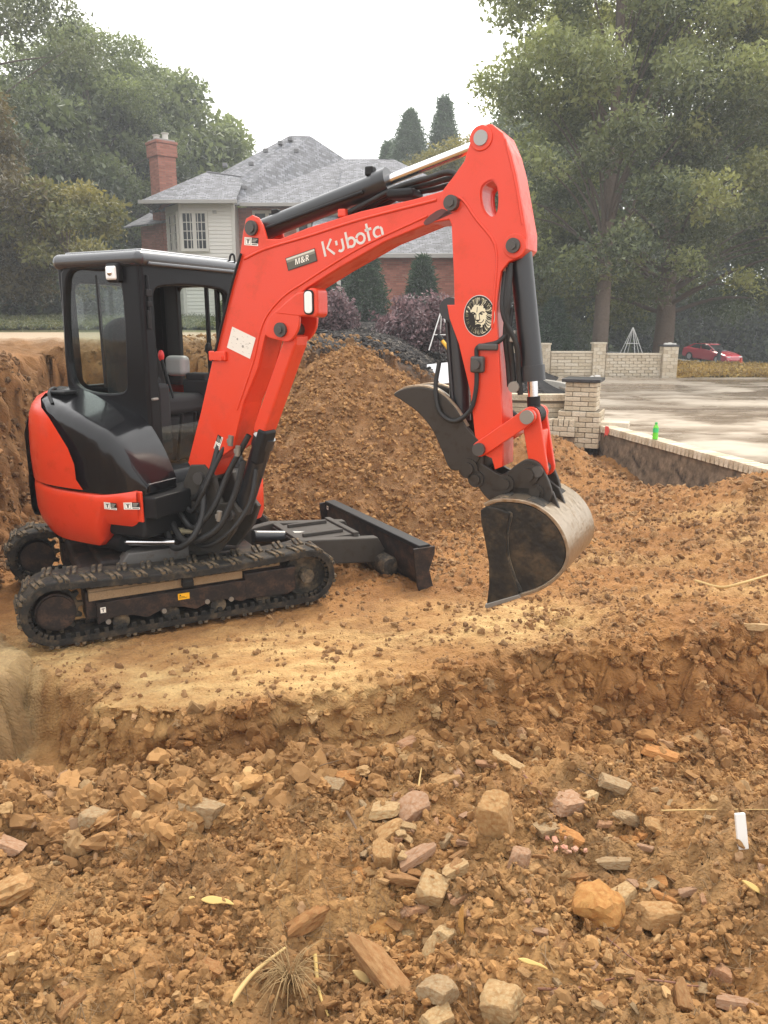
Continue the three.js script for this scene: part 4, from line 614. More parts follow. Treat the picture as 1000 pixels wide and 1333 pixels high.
  o('bucket_ear', [plate([[2.62, 1.02], [2.66, 1.10], [2.80, 1.12], [2.88, 1.06], [2.92, 0.97], [2.80, 1.02]], 0.10, 0.125, 0.005), plate([[2.62, 1.02], [2.66, 1.10], [2.80, 1.12], [2.88, 1.06], [2.92, 0.97], [2.80, 1.02]], -0.02, 0.005, 0.005)], M.coupler, bk);
  o('dried_soil', [plate(smoothPts([[2.69, 0.97], [2.715, 0.965], [2.70, 0.86], [2.708, 0.74], [2.75, 0.62], [2.785, 0.55], [2.765, 0.545], [2.735, 0.6], [2.695, 0.72], [2.685, 0.86]], 40), 0.285, 0.293, 0.003), plate(smoothPts([[2.60, 1.01], [2.66, 1.045], [2.72, 1.025], [2.80, 1.04], [2.88, 1.0], [2.80, 1.012], [2.7, 1.018]], 40), -0.2, 0.27, 0.006)], M.muddy, bk);
  // ---- thumb, folded back on the arm by its own cylinder
  const tc = o('thumb_cylinder', [rod(V(2.275, 1.99, 0.05), V(2.325, 1.40, 0.05), 0.056, 0.056, 24), pin(2.272, 2.0, -0.02, 0.12, 0.06), bx(0.05, 0.05, 0.05, 2.33, 1.80, 0.07, 0.01), rod(V(2.25, 1.93, 0.105), V(2.30, 1.45, 0.105), 0.011, 0.011, 8)], M.cyl);
  o('cylinder_rod', [rod(V(2.325, 1.40, 0.05), V(2.36, 1.22, 0.05), 0.028)], M.rustrod, tc);
  o('hydraulic_hose', [tube([[2.225, 1.72, 0.14], [2.215, 1.58, 0.16], [2.25, 1.45, 0.17], [2.33, 1.41, 0.17], [2.42, 1.47, 0.17], [2.45, 1.58, 0.168], [2.45, 1.72, 0.165]], 0.013, 50, 8)], M.hose);
  o('hydraulic_hose', [tube([[2.45, 1.74, 0.165], [2.45, 1.80, 0.165], [2.50, 1.815, 0.165], [2.555, 1.83, 0.15], [2.60, 1.88, 0.13], [2.61, 2.0, 0.1]], 0.012, 40, 8)], M.hose);
  const vl = o('hose_valve', [bx(0.075, 0.085, 0.04, 2.458, 1.715, 0.172, 0.012), pin(2.458, 1.715, 0.19, 0.215, 0.024, 12), bx(0.11, 0.035, 0.03, 2.51, 1.805, 0.168, 0.01)], M.pinm);
  void vl;
  for (const [a, b, c] of [[2.592, 2.20, 2.625], [2.575, 2.18, 2.66], [2.60, 2.22, 2.60]]) o('hydraulic_hose', [tube([[a, b, 0.12], [a + 0.005, b - 0.2, 0.15], [c - 0.01, b - 0.36, 0.13], [c, b - 0.5, 0.10], [c + 0.01, b - 0.62, 0.09]], 0.015, 40, 8)], M.hose);
  o('hose_clip', [bx(0.03, 0.06, 0.03, 2.63, 1.86, 0.13, 0.006)], M.steel); o('hose_clip', [pin(2.64, 1.60, 0.06, 0.12, 0.03, 12)], M.steel);
  const th = o('thumb', [bx(0.2, 0.1, 0.2, 2.40, 1.19, 0.05, 0.02)], M.coupler);
  const tn = [[1.957, 1.537], [2.02, 1.572], [2.134, 1.585], [2.23, 1.56], [2.32, 1.49], [2.40, 1.38], [2.49, 1.28], [2.47, 1.20], [2.36, 1.14], [2.31, 1.14], [2.25, 1.25], [2.19, 1.36], [2.10, 1.45], [2.0, 1.51]];
  for (const z of [-0.06, 0.125]) { const t = o('thumb_tine', [plate(smoothPts(tn, 80), z, z + 0.03, 0.006)], M.coupler, th); o('worn_edge', [tube([[1.965, 1.54, z + 0.015], [2.03, 1.575, z + 0.015], [2.134, 1.587, z + 0.015], [2.23, 1.562, z + 0.015], [2.32, 1.492, z + 0.015], [2.40, 1.382, z + 0.015]], 0.011, 40, 6)], M.bucketWorn, t); }
  o('thumb_rib', [tube([[1.96, 1.54, 0.05], [2.134, 1.58, 0.05], [2.32, 1.48, 0.05]], 0.012, 30, 6), bx(0.02, 0.05, 0.2, 2.14, 1.54, 0.05, 0.004), bx(0.02, 0.05, 0.2, 2.27, 1.48, 0.05, 0.004)], M.steel, th);
}

// ---------------------------------------------------------------- paved yard, brick walls, street
function brickGeos(l, h, d, n, seed) { const r = rng(seed); return Array.from({ length: n }, () => join([bx(l * (0.985 + 0.02 * r()), h * (0.97 + 0.04 * r()), d, 0, 0, 0, 0.006)])); }
const CREAM = [[0.76, 0.66, 0.51], [0.69, 0.59, 0.44], [0.80, 0.71, 0.57], [0.62, 0.52, 0.38], [0.74, 0.63, 0.48]].map((c) => std(c, { roughness: 0.85, map: rep(T.speck, 1.5), bumpMap: T.fine, bumpScale: 0.004 }));
const MORTAR = std([0.22, 0.18, 0.13], { roughness: 0.95 });
function addMesh(name, g, m, parent, x, y, z, ry = 0, rz = 0, rx = 0) { const o = new THREE.Mesh(g, m); o.name = name; o.position.set(x, y, z); o.rotation.set(rx, ry, rz); o.castShadow = o.receiveShadow = true; parent.add(o); return o; }
function brickFace(parent, p0, p1, y0, y1, r, L = 0.215, H = 0.072, gap = 0.01, th = 0.06, soldier = false) {   // courses of bricks laid along a line on the ground, facing its right-hand side
  const len = Math.hypot(p1[0] - p0[0], p1[1] - p0[1]), ux = (p1[0] - p0[0]) / len, ud = (p1[1] - p0[1]) / len, ry = Math.atan2(ud, ux), rows = Math.max(1, Math.round((y1 - y0) / (H + gap))), hh = (y1 - y0) / rows;
  const n = Math.max(1, Math.round(len / (L + gap))), ll = len / n, full = brickGeos(ll - gap, hh - gap, th, 3, 5 + rows), halfB = brickGeos(ll / 2 - gap, hh - gap, th, 2, 9 + rows);
  for (let j = 0; j < rows; j++) {
    const off = j % 2 && !soldier; let s = 0;
    while (s < len - 1e-3) { const w = off && (s === 0 || s > len - ll * 0.75) ? ll / 2 : ll, c = s + w / 2; const g = w < ll * 0.75 ? halfB[Math.floor(r() * 2)] : full[Math.floor(r() * 3)]; addMesh('brick', g, CREAM[Math.floor(r() * 5)], parent, p0[0] + ux * c + 0.003 * (r() - 0.5), y0 + hh * (j + 0.5), -(p0[1] + ud * c) + 0.006 * (r() - 0.5), ry); s += w; }
  }
}
{
  // slabs of the yard, joints between them, stained and wet
  const stain = noiseTex(512, (u, v) => { const a = tileN(u * 1, v * 1, 2.2, 5, 33), b = tileN(u, v, 26, 3, 3), s = Math.sin((v + 0.25 * a) * 40) * 0.5 + 0.5, k = ss(0.25, 0.85, 0.55 + 0.75 * a + 0.22 * (s - 0.5) + 0.1 * b); return [lerp(0.60, 0.82, k), lerp(0.53, 0.77, k), lerp(0.46, 0.70, k)]; }, true);
  const wet = noiseTex(256, (u, v) => { const a = tileN(u, v, 2.2, 5, 33); return lerp(0.25, 0.75, ss(-0.3, 0.4, a)); });
  const mats = [0, 1, 2].map((i) => { const m = std([0.76, 0.745, 0.73], { roughness: 0.8, map: rep(stain, 0.11, 0.16), roughnessMap: rep(wet, 0.11, 0.16), bumpMap: rep(T.grit, 0.8), bumpScale: 0.002 }); m.color.multiplyScalar([1, 0.94, 1.05][i]); return m; });
  const pav = new THREE.Group(); pav.name = 'pavement'; pav.userData.kind = 'structure'; scene.add(pav);
  const bed = obj('slab_bed', [plate([[3.62, 12.35], [4.30, 8.6], [5.02, 5.2], [16, 5.2], [16, 24.3], [4.2, 24.3], [4.75, 20.3], [3.9, 14]], 0, 0.05, 0).rotateX(-Math.PI / 2).translate(0, 0.29, 0)], MORTAR, pav); void bed;
  const ds = [5.2, 8.2, 11.4, 14.6, 17.8, 21.0, 24.3]; let q = 0; const r = rng(4);
  for (let j = 0; j < 6; j++) for (let i = 0; i < 4; i++) {
    const a = ds[j] + 0.006, b = ds[j + 1] - 0.006, L = (d) => (i ? 4.4 + i * 3.2 + 0.02 * d : d < 12.9 ? interp(WALLX, d) + 0.115 : interp([[13, 3.72], [14, 3.80], [17.5, 4.34], [20.3, 4.78], [24.3, 3.9]], d)), Rr = (d) => 4.4 + (i + 1) * 3.2 + 0.02 * d - 0.012;
    const pts = i ? [[L(a), a], [Rr(a), a], [Rr(b), b], [L(b), b]] : [[L(a), a], [Rr(a), a], [Rr(b), b], [L(b), b], [L((a + b) / 2), (a + b) / 2]];
    const g = plate(pts, 0, 0.05, 0.006).rotateX(-Math.PI / 2).translate(0, 0.315 + 0.003 * r(), 0);
    obj('slab', [g], mats[q++ % 3], pav);
  }
}
{
  // retaining wall of the dig, topped by a course of bricks set on edge
  const w = thing('retaining_wall', 'low concrete retaining wall topped with cream bricks along the paved yard', 'wall', [0, 0, 0]);
  const conc = std([0.34, 0.25, 0.17], { roughness: 0.9, map: rep(T.coarse, 0.9), bumpMap: T.fine, bumpScale: 0.008 });
  const P = [[3.50, 12.2], [4.26, 8.47], [4.95, 5.2]], foot = [...P.map(([x, d]) => [x - 0.07, d]), ...P.slice().reverse().map(([x, d]) => [x + 0.09, d])];
  obj('wall_face', [plate(foot.slice().reverse(), 0, 1.1, 0.01).rotateX(-Math.PI / 2).translate(0, -0.82, 0)], conc, w);
  obj('mortar_bed', [plate(foot.map(([x, d]) => [x + (x < interp(WALLX, d) ? 0.015 : -0.015), d]).reverse(), 0, 0.1, 0).rotateX(-Math.PI / 2).translate(0, 0.255, 0)], MORTAR, w);
  const r = rng(8), gs = brickGeos(0.070, 0.105, 0.225, 4, 31);
  let d = 12.2; while (d > 5.25) { const x = interp(WALLX, d), k = 0.2, tilt = Math.atan2(0.204, 1); addMesh('brick', gs[Math.floor(r() * 4)], CREAM[Math.floor(r() * 5)], w, x + 0.0, 0.337 + 0.004 * r(), -d, Math.PI / 2 + tilt + 0.02 * (r() - 0.5)); void k; d -= 0.088; }
  // returning wall toward the garden
  const w2 = thing('garden_wall', 'short brick-topped wall section left of the capped pillar above dark soil', 'wall');
  const A = [1.35, 13.05], B = [3.02, 12.22];
  const q = [[A[0], A[1]], [B[0], B[1]], [B[0] + 0.08, B[1] + 0.2], [A[0] + 0.08, A[1] + 0.2]];
  obj('wall_face', [plate(q, 0, 0.85, 0.01).rotateX(-Math.PI / 2).translate(0, -0.5, 0)], conc, w2);
  brickFace(w2, [A[0], A[1] - 0.012], [B[0], B[1] - 0.012], 0.20, 0.36, r, 0.215, 0.072);
  { const len = Math.hypot(B[0] - A[0], B[1] - A[1]), ry = Math.atan2(B[1] - A[1], B[0] - A[0]); const n = Math.floor(len / 0.083); for (let i = 0; i < n; i++) { const t = (i + 0.5) / n; addMesh('brick', gs[Math.floor(r() * 4)], CREAM[Math.floor(r() * 5)], w2, lerp(A[0], B[0], t) + 0.03, 0.415, -(lerp(A[1], B[1], t) + 0.08), ry); } }
}
{
  // capped brick pillar on its stepped base
  const r = rng(15), p = thing('brick_pillar', 'square cream brick pillar with flat dark stone cap at the yard corner', 'pillar');
  const pillar = (par, cx, cd, s, y0, y1, ang, L = 0.2) => {
    const c = Math.cos(ang), sn = Math.sin(ang), K = (a, b) => [cx + a * c - b * sn, cd + a * sn + b * c], h = s / 2;
    const g = bx(s - 0.05, y1 - y0 - 0.01, s - 0.05, 0, 0, 0, 0.004); addMesh('core', join([g]), MORTAR, par, cx, (y0 + y1) / 2, -cd, ang);
    const q = h - 0.03; for (const [a, b] of [[[-h, -q], [h, -q]], [[q, -h + 0.06], [q, h - 0.06]], [[h, q], [-h, q]], [[-q, h - 0.06], [-q, -h + 0.06]]]) brickFace(par, K(...a), K(...b), y0, y1, r, L, 0.07);
  };
  const ang = R(-22), cx = 3.20, cd = 12.55;
  pillar(p, cx, cd, 0.66, 0.02, 0.60, ang); pillar(p, cx, cd, 0.50, 0.60, 1.05, ang);
  obj('base_step', [bx(0.9, 0.30, 0.3, 0, 0, 0, 0.01).rotateY(ang).translate(cx + 0.25, 0.29, -(cd - 0.2))], CREAM[2], p);
  obj('cap', [bx(0.60, 0.055, 0.60, 0, 0, 0, 0.012).rotateY(ang).translate(cx, 1.08, -cd)], std([0.035, 0.035, 0.04], { roughness: 0.35 }), p);
  // low curved wall of the planting bed
  const cw = thing('curved_wall', 'low curved cream brick wall bending left from the capped pillar', 'wall');
  const cc = [2.72, 13.9], rad = 1.15, mk = (a) => [cc[0] + rad * Math.cos(a), cc[1] + rad * Math.sin(a)];
  const gs = brickGeos(0.19, 0.068, 0.1, 3, 3), top = brickGeos(0.07, 0.105, 0.21, 3, 4), n = 18;
  for (let i = 0; i < n; i++) { const a = lerp(R(-68), R(-205), (i + 0.5) / n); for (let j = 0; j < 7; j++) { const aa = a + (j % 2 ? 0.06 : -0.02), [x, d] = mk(aa); addMesh('brick', gs[i % 3], CREAM[Math.floor(r() * 5)], cw, x, 0.18 + j * 0.078, -d, aa + Math.PI / 2); } }
  for (let i = 0; i < 44; i++) { const a = lerp(R(-66), R(-207), (i + 0.5) / 44), [x, d] = mk(a); addMesh('brick', top[i % 3], CREAM[Math.floor(r() * 5)], cw, x, 0.78, -d, a + Math.PI / 2); }
  { const o = [], inn = []; for (let i = 0; i <= 24; i++) { const a = lerp(R(-66), R(-206), i / 24); o.push([cc[0] + (rad + 0.04) * Math.cos(a), cc[1] + (rad + 0.04) * Math.sin(a)]); inn.unshift([cc[0] + (rad - 0.04) * Math.cos(a), cc[1] + (rad - 0.04) * Math.sin(a)]); } obj('mortar_core', [plate([...o, ...inn], 0, 0.66, 0).rotateX(-Math.PI / 2).translate(0, 0.08, 0)], MORTAR, cw); }
  // kerb of the mulch bed
  const kb = [[3.75, 14], [4.3, 17.5], [4.75, 20.3], [4.35, 22.3], [3.85, 24.2]];
  const L = smoothPts(kb, 30, false), ring = [...L.map(([x, d]) => [x - 0.09, d]), ...L.slice().reverse().map(([x, d]) => [x + 0.09, d])];
  tag(struct('kerb', [plate(ring.reverse(), 0, 0.3, 0.015).rotateX(-Math.PI / 2).translate(0, 0.17, 0)], std([0.68, 0.64, 0.57], { roughness: 0.8, map: rep(T.speck, 1) })), 'pale kerb along the edge of the dark mulch bed');
}
{
  // wall with pillars on the far side of the yard
  const JOINT = std([0.50, 0.43, 0.33], { roughness: 0.9 }), r = rng(23), pl = (name, label, px, w, top, extra) => {
    const c = at(px, 487, 24.6), p = thing(name, label, 'pillar'); const d = -c.z, x = c.x, h = w / 2;
    addMesh('core', join([bx(w - 0.06, top - 0.31, w - 0.06, 0, 0, 0, 0.004)]), JOINT, p, x, (0.30 + top) / 2, -d);
    for (const [a, b] of [[[-h, -h + 0.03], [h, -h + 0.03]], [[h - 0.03, -h + 0.06], [h - 0.03, h - 0.06]], [[-h + 0.03, h - 0.06], [-h + 0.03, -h + 0.06]]]) brickFace(p, [x + a[0], d + a[1]], [x + b[0], d + b[1]], 0.30, top, r, 0.21, 0.1, 0.006);
    extra(p, x, d); return [x, d];
  };
  const capM = std([0.05, 0.05, 0.055], { roughness: 0.4 });
  const capped = (p, x, d, w, top) => obj('cap', [bx(w, 0.05, w, x, top + 0.02, -d, 0.01)], CREAM[2], p);
  pl('brick_pillar', 'narrow cream pillar at the left end of the far yard wall', 707, 0.34, 1.36, (p, x, d) => capped(p, x, d, 0.38, 1.36));
  pl('brick_pillar', 'cream pillar of the far yard wall in front of the tall tree trunk', 777, 0.38, 1.38, (p, x, d) => capped(p, x, d, 0.42, 1.38));
  pl('brick_pillar', 'cream end pillar with dark cap and white stones on top near the street', 868, 0.46, 1.30, (p, x, d) => { obj('cap', [bx(0.52, 0.05, 0.52, x, 1.325, -d, 0.01)], capM, p); for (const [a, b, s] of [[-0.1, 0.02, 0.07], [0.04, -0.05, 0.09], [0.14, 0.05, 0.06]]) obj('white_stone', [new THREE.SphereGeometry(s, 12, 8).scale(1.2, 0.6, 1).translate(x + a, 1.37, -d + b)], M.white, p); });
  const panel = (label, x0, x1, top, sm) => { const a = at(x0, 487, 24.62), b = at(x1, 487, 24.62), w = thing('brick_wall', label, 'wall'); addMesh('core', join([bx(b.x - a.x, top - 0.34, 0.14, 0, 0, 0, 0)]), sm ? CREAM[0] : JOINT, w, (a.x + b.x) / 2, (0.30 + top) / 2 - 0.01, -24.62);
    brickFace(w, [a.x, 24.53], [b.x, 24.53], 0.30, top - 0.06, r, sm ? 0.42 : 0.24, 0.085, 0.012, 0.05);
    obj('coping', [bx(b.x - a.x, 0.06, 0.24, (a.x + b.x) / 2, top - 0.03, -24.6, 0.01)], CREAM[2], w); };
  panel('long smooth cream wall panel left of the tall tree', 715, 769, 1.16, true); panel('rough cream block wall panel right of the tall tree', 786, 858, 1.10, false); panel('pale wall panel partly hidden behind the excavator arm', 610, 699, 1.30, true);
  tag(obj('stone_pair', [new THREE.SphereGeometry(0.07, 12, 8).scale(1, 0.7, 1).translate(at(771, 486, 24.2).x, 0.38, -24.2), bx(0.18, 0.1, 0.12, at(778, 486, 24.2).x, 0.40, -24.2, 0.03)], M.white), 'small white stones at the foot of the wall pillar before the trunk', 'stones');
}
{
  // street beyond, verge, cone, post, car
  const X0 = 9, X1 = 70, pos = [], idx = [], uv = []; const nx = 60;
  for (let i = 0; i <= nx; i++) for (const dk of [0, 36, 42, 50, 58]) { const Xa = lerp(X0, X1, i / nx), d = dk || lerp(31, 25.6, ss(11.5, 15, Xa)), X = Xa + (d - 31) * 0.15; pos.push(X, streetH(X, d) + 0.03, -d); uv.push(X, d); }
  for (let i = 0; i < nx; i++) for (let j = 0; j < 4; j++) { const a = i * 5 + j, b = a + 5; idx.push(a, b, b + 1, a, b + 1, a + 1); }
  const g = new THREE.BufferGeometry(); g.setAttribute('position', new THREE.Float32BufferAttribute(pos, 3)); g.setAttribute('uv', new THREE.Float32BufferAttribute(uv, 2)); g.setIndex(idx); g.computeVertexNormals();
  struct('road', g, std([0.16, 0.16, 0.165], { roughness: 0.5, map: rep(T.speck, 0.5) }), true);
  const v = new THREE.BufferGeometry(), vp = [], vi = []; const pts = [[874, 491], [874, 468], [900, 473], [930, 483], [965, 494]], n = 40, m = 10;
  for (let i = 0; i <= n; i++) for (let j = 0; j <= m; j++) { const t = i / n, X = lerp(9.2, 14.0, t), d = lerp(lerp(24.9, 27.5, t), lerp(30.5, 30.8, t), j / m); vp.push(X, streetH(X, d) + 0.03 + 0.28 * Math.sin(Math.PI * j / m) * (1 - 0.8 * t) + 0.04 * fbm(X * 2, d * 2, 3), -d); }
  for (let i = 0; i < n; i++) for (let j = 0; j < m; j++) { const a = i * (m + 1) + j, b = a + m + 1; vi.push(a, b, b + 1, a, b + 1, a + 1); } void pts;
  v.setAttribute('position', new THREE.Float32BufferAttribute(vp, 3)); v.setIndex(vi); v.computeVertexNormals();
  struct('verge', v, std([0.74, 0.54, 0.17], { roughness: 0.95, map: rep(T.speck, 1), bumpMap: T.grit, bumpScale: 0.02 }));
  const c = at(962, 492, 30.5), cone = thing('traffic_cone', 'small red traffic cone at the edge of the street', 'traffic cone', [c.x, streetH(c.x, 30) + 0.04, c.z]);
  obj('cone', [new THREE.CylinderGeometry(0.03, 0.13, 0.36, 20).translate(0, 0.2, 0)], std([0.7, 0.09, 0.05])  , cone); obj('base', [bx(0.32, 0.03, 0.32, 0, 0.015, 0)], std([0.6, 0.08, 0.05]), cone);
  const q = at(934.5, 479, 33), post = thing('roadside_post', 'short dark post standing in front of the red car', 'post', [q.x, streetH(q.x, 33), q.z]);
  obj('post', [bx(0.14, 0.62, 0.12, 0, 0.31, 0, 0.02)], std([0.10, 0.10, 0.11]), post); obj('post_cap', [bx(0.2, 0.12, 0.24, 0, 0.66, 0, 0.04)], std([0.12, 0.12, 0.13]), post);
}
{
  // red two-door car on the sloping street
  const p = at(925, 471, 48), car = thing('red_car', 'dark red coupe driving on the sloping street under the trees', 'car', [p.x, p.y, p.z], 0);
  car.rotation.set(0, R(-64), R(-4), 'YXZ'); car.scale.setScalar(0.82);
  const paint = phys([0.55, 0.03, 0.055], { roughness: 0.25, clearcoat: 1, clearcoatRoughness: 0.06 }), dark = std([0.015, 0.016, 0.018], { roughness: 0.12 });
  const side = smoothPts([[-2.05, 0.30], [-2.08, 0.62], [-1.98, 0.88], [-1.6, 0.94], [-0.9, 0.93], [0.7, 0.86], [1.5, 0.76], [2.0, 0.62], [2.12, 0.45], [2.08, 0.26], [1.7, 0.20], [-1.7, 0.22]], 80);
  const body = obj('body', [plate(side, -0.84, 0.84, 0.10)], paint, car);
  const cabin = smoothPts([[-1.75, 0.90], [-1.2, 1.20], [-0.55, 1.30], [0.05, 1.27], [0.85, 0.86], [0.4, 0.82], [-1.2, 0.84]], 50);
  obj('glasshouse', [plate(cabin, -0.68, 0.68, 0.12)], dark, car);
  obj('roof', [plate(smoothPts([[-1.25, 1.20], [-0.55, 1.31], [0.05, 1.28], [0.12, 1.25], [-0.55, 1.27], [-1.2, 1.17]], 40), -0.62, 0.62, 0.02), bar(V(-1.75, 0.92, 0.72), V(-1.15, 1.22, 0.6), 0.10, 0.03), bar(V(0.1, 1.26, 0.58), V(0.85, 0.88, 0.70), 0.06, 0.03), bar(V(-0.5, 1.28, 0.61), V(-0.42, 0.9, 0.72), 0.08, 0.02)], paint, car);
  for (const x of [-1.3, 1.3]) for (const z of [-0.78, 0.78]) { const w = obj('wheel', [pin(x, 0.30, z - 0.1, z + 0.1, 0.31, 28)], M.satin, car); obj('rim', [pin(x, 0.30, z + Math.sign(z) * 0.08, z + Math.sign(z) * 0.108, 0.2, 20)], std([0.6, 0.6, 0.62], { metalness: 0.6, roughness: 0.3 }), w); }
  for (const z of [-0.6, 0.6]) obj('headlight', [bx(0.12, 0.1, 0.34, 2.03, 0.56, z, 0.03)], M.lens, car);
  obj('door', [plate(smoothPts([[-0.6, 0.36], [-0.62, 0.86], [0.55, 0.82], [0.62, 0.36]], 30), 0.836, 0.848, 0.004)], paint, car); obj('bumper', [bx(0.14, 0.16, 1.6, 2.08, 0.34, 0, 0.05)], paint, car); obj('mirror', [bx(0.1, 0.1, 0.16, 0.62, 0.92, 0.84, 0.03)], paint, car);
  void body;
}

// ---------------------------------------------------------------- the house
{
  const brickT = (() => { const c = document.createElement('canvas'); c.width = c.height = 512; const x = c.getContext('2d'), r = rng(6); x.fillStyle = '#8f7a70'; x.fillRect(0, 0, 512, 512); for (let j = 0; j < 24; j++) for (let i = -1; i < 9; i++) { const k = r(); x.fillStyle = `rgb(${150 + 34 * k | 0},${92 + 26 * k | 0},${76 + 24 * k | 0})`; x.fillRect(i * 64 + (j % 2) * 32 + 1, j * 21.33 + 1, 61, 18.4); } const t = new THREE.CanvasTexture(c); t.colorSpace = THREE.SRGBColorSpace; t.wrapS = t.wrapT = THREE.RepeatWrapping; t.repeat.set(0.55, 0.55); return t; })();
  const shT = (() => { const c = document.createElement('canvas'); c.width = c.height = 512; const x = c.getContext('2d'), r = rng(16); x.fillStyle = '#5a5c60'; x.fillRect(0, 0, 512, 512); for (let j = 0; j < 16; j++) for (let i = -1; i < 14; i++) { const k = r(); x.fillStyle = `rgb(${112 + 46 * k | 0},${112 + 46 * k | 0},${114 + 48 * k | 0})`; x.fillRect(i * 40 + (j % 2) * 20 + 6 * r(), j * 32 + 2, 37, 29); } const t = new THREE.CanvasTexture(c); t.colorSpace = THREE.SRGBColorSpace; t.wrapS = t.wrapT = THREE.RepeatWrapping; t.repeat.set(0.38, 0.38); return t; })();
  const BR = std([0.98, 1.0, 1.0], { roughness: 0.9, map: brickT }), SH = std([0.78, 0.80, 0.84], { roughness: 0.85, map: shT, bumpMap: T.fine, bumpScale: 0.01 });
  const TRIM = std([0.66, 0.63, 0.58], { roughness: 0.6 }), SID = std([0.80, 0.77, 0.72], { roughness: 0.6 }), WIN = phys([0.02, 0.024, 0.03], { roughness: 0.1, specularIntensity: 0.35 }), GUT = std([0.40, 0.38, 0.36], { roughness: 0.5 });
  const quadUV = (pts) => { // convex roof face as a 6 cm thick sheet, uv in metres
    const P = pts.map((p) => V(...p)), n = V(0, 0, 0); P.forEach((p, i) => n.add(p.clone().cross(P[(i + 1) % P.length]))); n.normalize(); if (n.y < 0) n.negate();
    const ux = V(0, 1, 0).cross(n).normalize(), uy = n.clone().cross(ux), pos = [], uv = [];
    const tri = (a, b, c) => { for (const p of [a, b, c]) { pos.push(p.x, p.y, p.z); uv.push(p.dot(ux), p.dot(uy)); } };
    const lo = P.map((p) => p.clone().addScaledVector(n, -0.06)), f = P[1].clone().sub(P[0]).cross(P[2].clone().sub(P[0])).dot(n) > 0;
    for (let i = 1; i < P.length - 1; i++) { if (f) { tri(P[0], P[i], P[i + 1]); tri(lo[0], lo[i + 1], lo[i]); } else { tri(P[0], P[i + 1], P[i]); tri(lo[0], lo[i], lo[i + 1]); } }
    for (let i = 0; i < P.length; i++) { const k = (i + 1) % P.length; tri(P[i], lo[i], lo[k]); tri(P[i], lo[k], P[k]); }
    const g = new THREE.BufferGeometry(); g.setAttribute('position', new THREE.Float32BufferAttribute(pos, 3)); g.setAttribute('uv', new THREE.Float32BufferAttribute(uv, 2)); g.computeVertexNormals(); return g; };
  const sheet = (name, pts, m, par) => { const g = quadUV(pts), o = new THREE.Mesh(prep(g), m); o.name = name; o.castShadow = o.receiveShadow = true; par.add(o); return o; };
  const H = thing('brick_house', 'large brick house with grey hip roofs, tall chimney and a white sided bay', 'house');
  const A = (x, y, d) => { const p = at(x, y, d); return [p.x, p.y, p.z]; };
  const EV = 6.85, G0 = 2.0;
  const prismW = (name, pts, y0, y1, m) => obj(name, [plate(pts, 0, y1 - y0, 0).rotateX(-Math.PI / 2).translate(0, y0, 0)], m, H);
  // bay with angled left face
  const B0 = [-9.35, 35.2], B1 = [-8.42, 34], B2 = [-6.25, 34], B3 = [-6.25, 37], B4 = [-9.35, 37];
  const bay = prismW('bay_wall', [B0, B1, B2, B3, B4], G0, EV, SID);
  { const boards = []; for (const [p, q] of [[B0, B1], [B1, B2]]) { const len = Math.hypot(q[0] - p[0], q[1] - p[1]), ry = Math.atan2(q[1] - p[1], q[0] - p[0]); for (let y = G0 + 0.1; y < EV; y += 0.15) boards.push(new THREE.BoxGeometry(len, 0.135, 0.03).rotateX(-0.12).rotateY(ry).translate((p[0] + q[0]) / 2, y, -((p[1] + q[1]) / 2 - 0.012))); } const b = obj('siding_board', boards, SID, bay); b.userData.kind = 'stuff'; }
  const win = (c, w, h, ry, cols, rows, par = H, two = true) => { // c: centre of the window on the wall face
    const f = new THREE.Group(); const mk = (n, g, m, p) => { const o = obj(n, g, m, p); return o; };
    const fr = mk('window', [bx(w + 0.22, 0.12, 0.10, 0, h / 2 + 0.06, 0), bx(w + 0.26, 0.12, 0.14, 0, -h / 2 - 0.06, 0), bx(0.11, h, 0.1, -w / 2 - 0.055, 0, 0), bx(0.11, h, 0.1, w / 2 + 0.055, 0, 0), ...(two ? [bx(0.16, h, 0.09, 0, 0, 0)] : [])], TRIM, par);
    fr.position.set(...c); fr.rotation.y = ry; void f;
    mk('pane', [new THREE.BoxGeometry(w, h, 0.02)], WIN, fr).position.z = 0.0;
    const bars = []; for (let i = 1; i < cols; i++) bars.push(bx(0.03, h, 0.03, -w / 2 + w * i / cols, 0, 0.022, 0)); for (let j = 1; j < rows; j++) bars.push(bx(w, 0.03, 0.032, 0, -h / 2 + h * j / rows, 0.023, 0));
    mk('muntin_grid', bars, TRIM, fr); return fr; };
  win([-7.86, 5.75, -33.93], 0.92, 1.38, 0, 6, 4); win([-8.90, 5.75, -34.57], 0.72, 1.38, -Math.atan2(1.2, 0.93) , 4, 4);
  obj('corner_board', [bx(0.14, EV - G0, 0.14, B1[0], (EV + G0) / 2, -B1[1], 0.01), bx(0.14, EV - G0, 0.14, B2[0], (EV + G0) / 2, -B2[1], 0.01)], TRIM, H).userData.kind = 'stuff';
  obj('wall_vent', [bx(0.16, 0.12, 0.06, -7.0, 6.5, -33.95)], GUT, H);
  // brick body
  prismW('brick_wall', [[-9.9, 36.2], [-9.1, 35.9], [-6.2, 35.2], [3.2, 35.2], [3.2, 46], [-9.9, 46]], G0, EV, BR);
  win([-5.0, 6.05, -35.16], 1.05, 1.1, 0, 2, 1); win([-3.2, 6.05, -35.16], 0.9, 1.1, 0, 2, 1);
  obj('pale_wall_panel', [bx(2.2, 3, 0.1, -1.6, 5.3, -35.14, 0.01)], SID, H);
  // roofs
  const roof = new THREE.Group(); void roof;
  const e0 = [-9.9, EV, -33.4], e1 = [-6.0, EV, -33.35];
  const P1 = A(269, 224, 37), P2 = A(318, 231, 37), Q1 = A(378, 176, 40.5), Q2 = A(404, 177, 40.5), Q3 = A(449, 207, 40.5), Q4 = A(512, 207, 40.5);
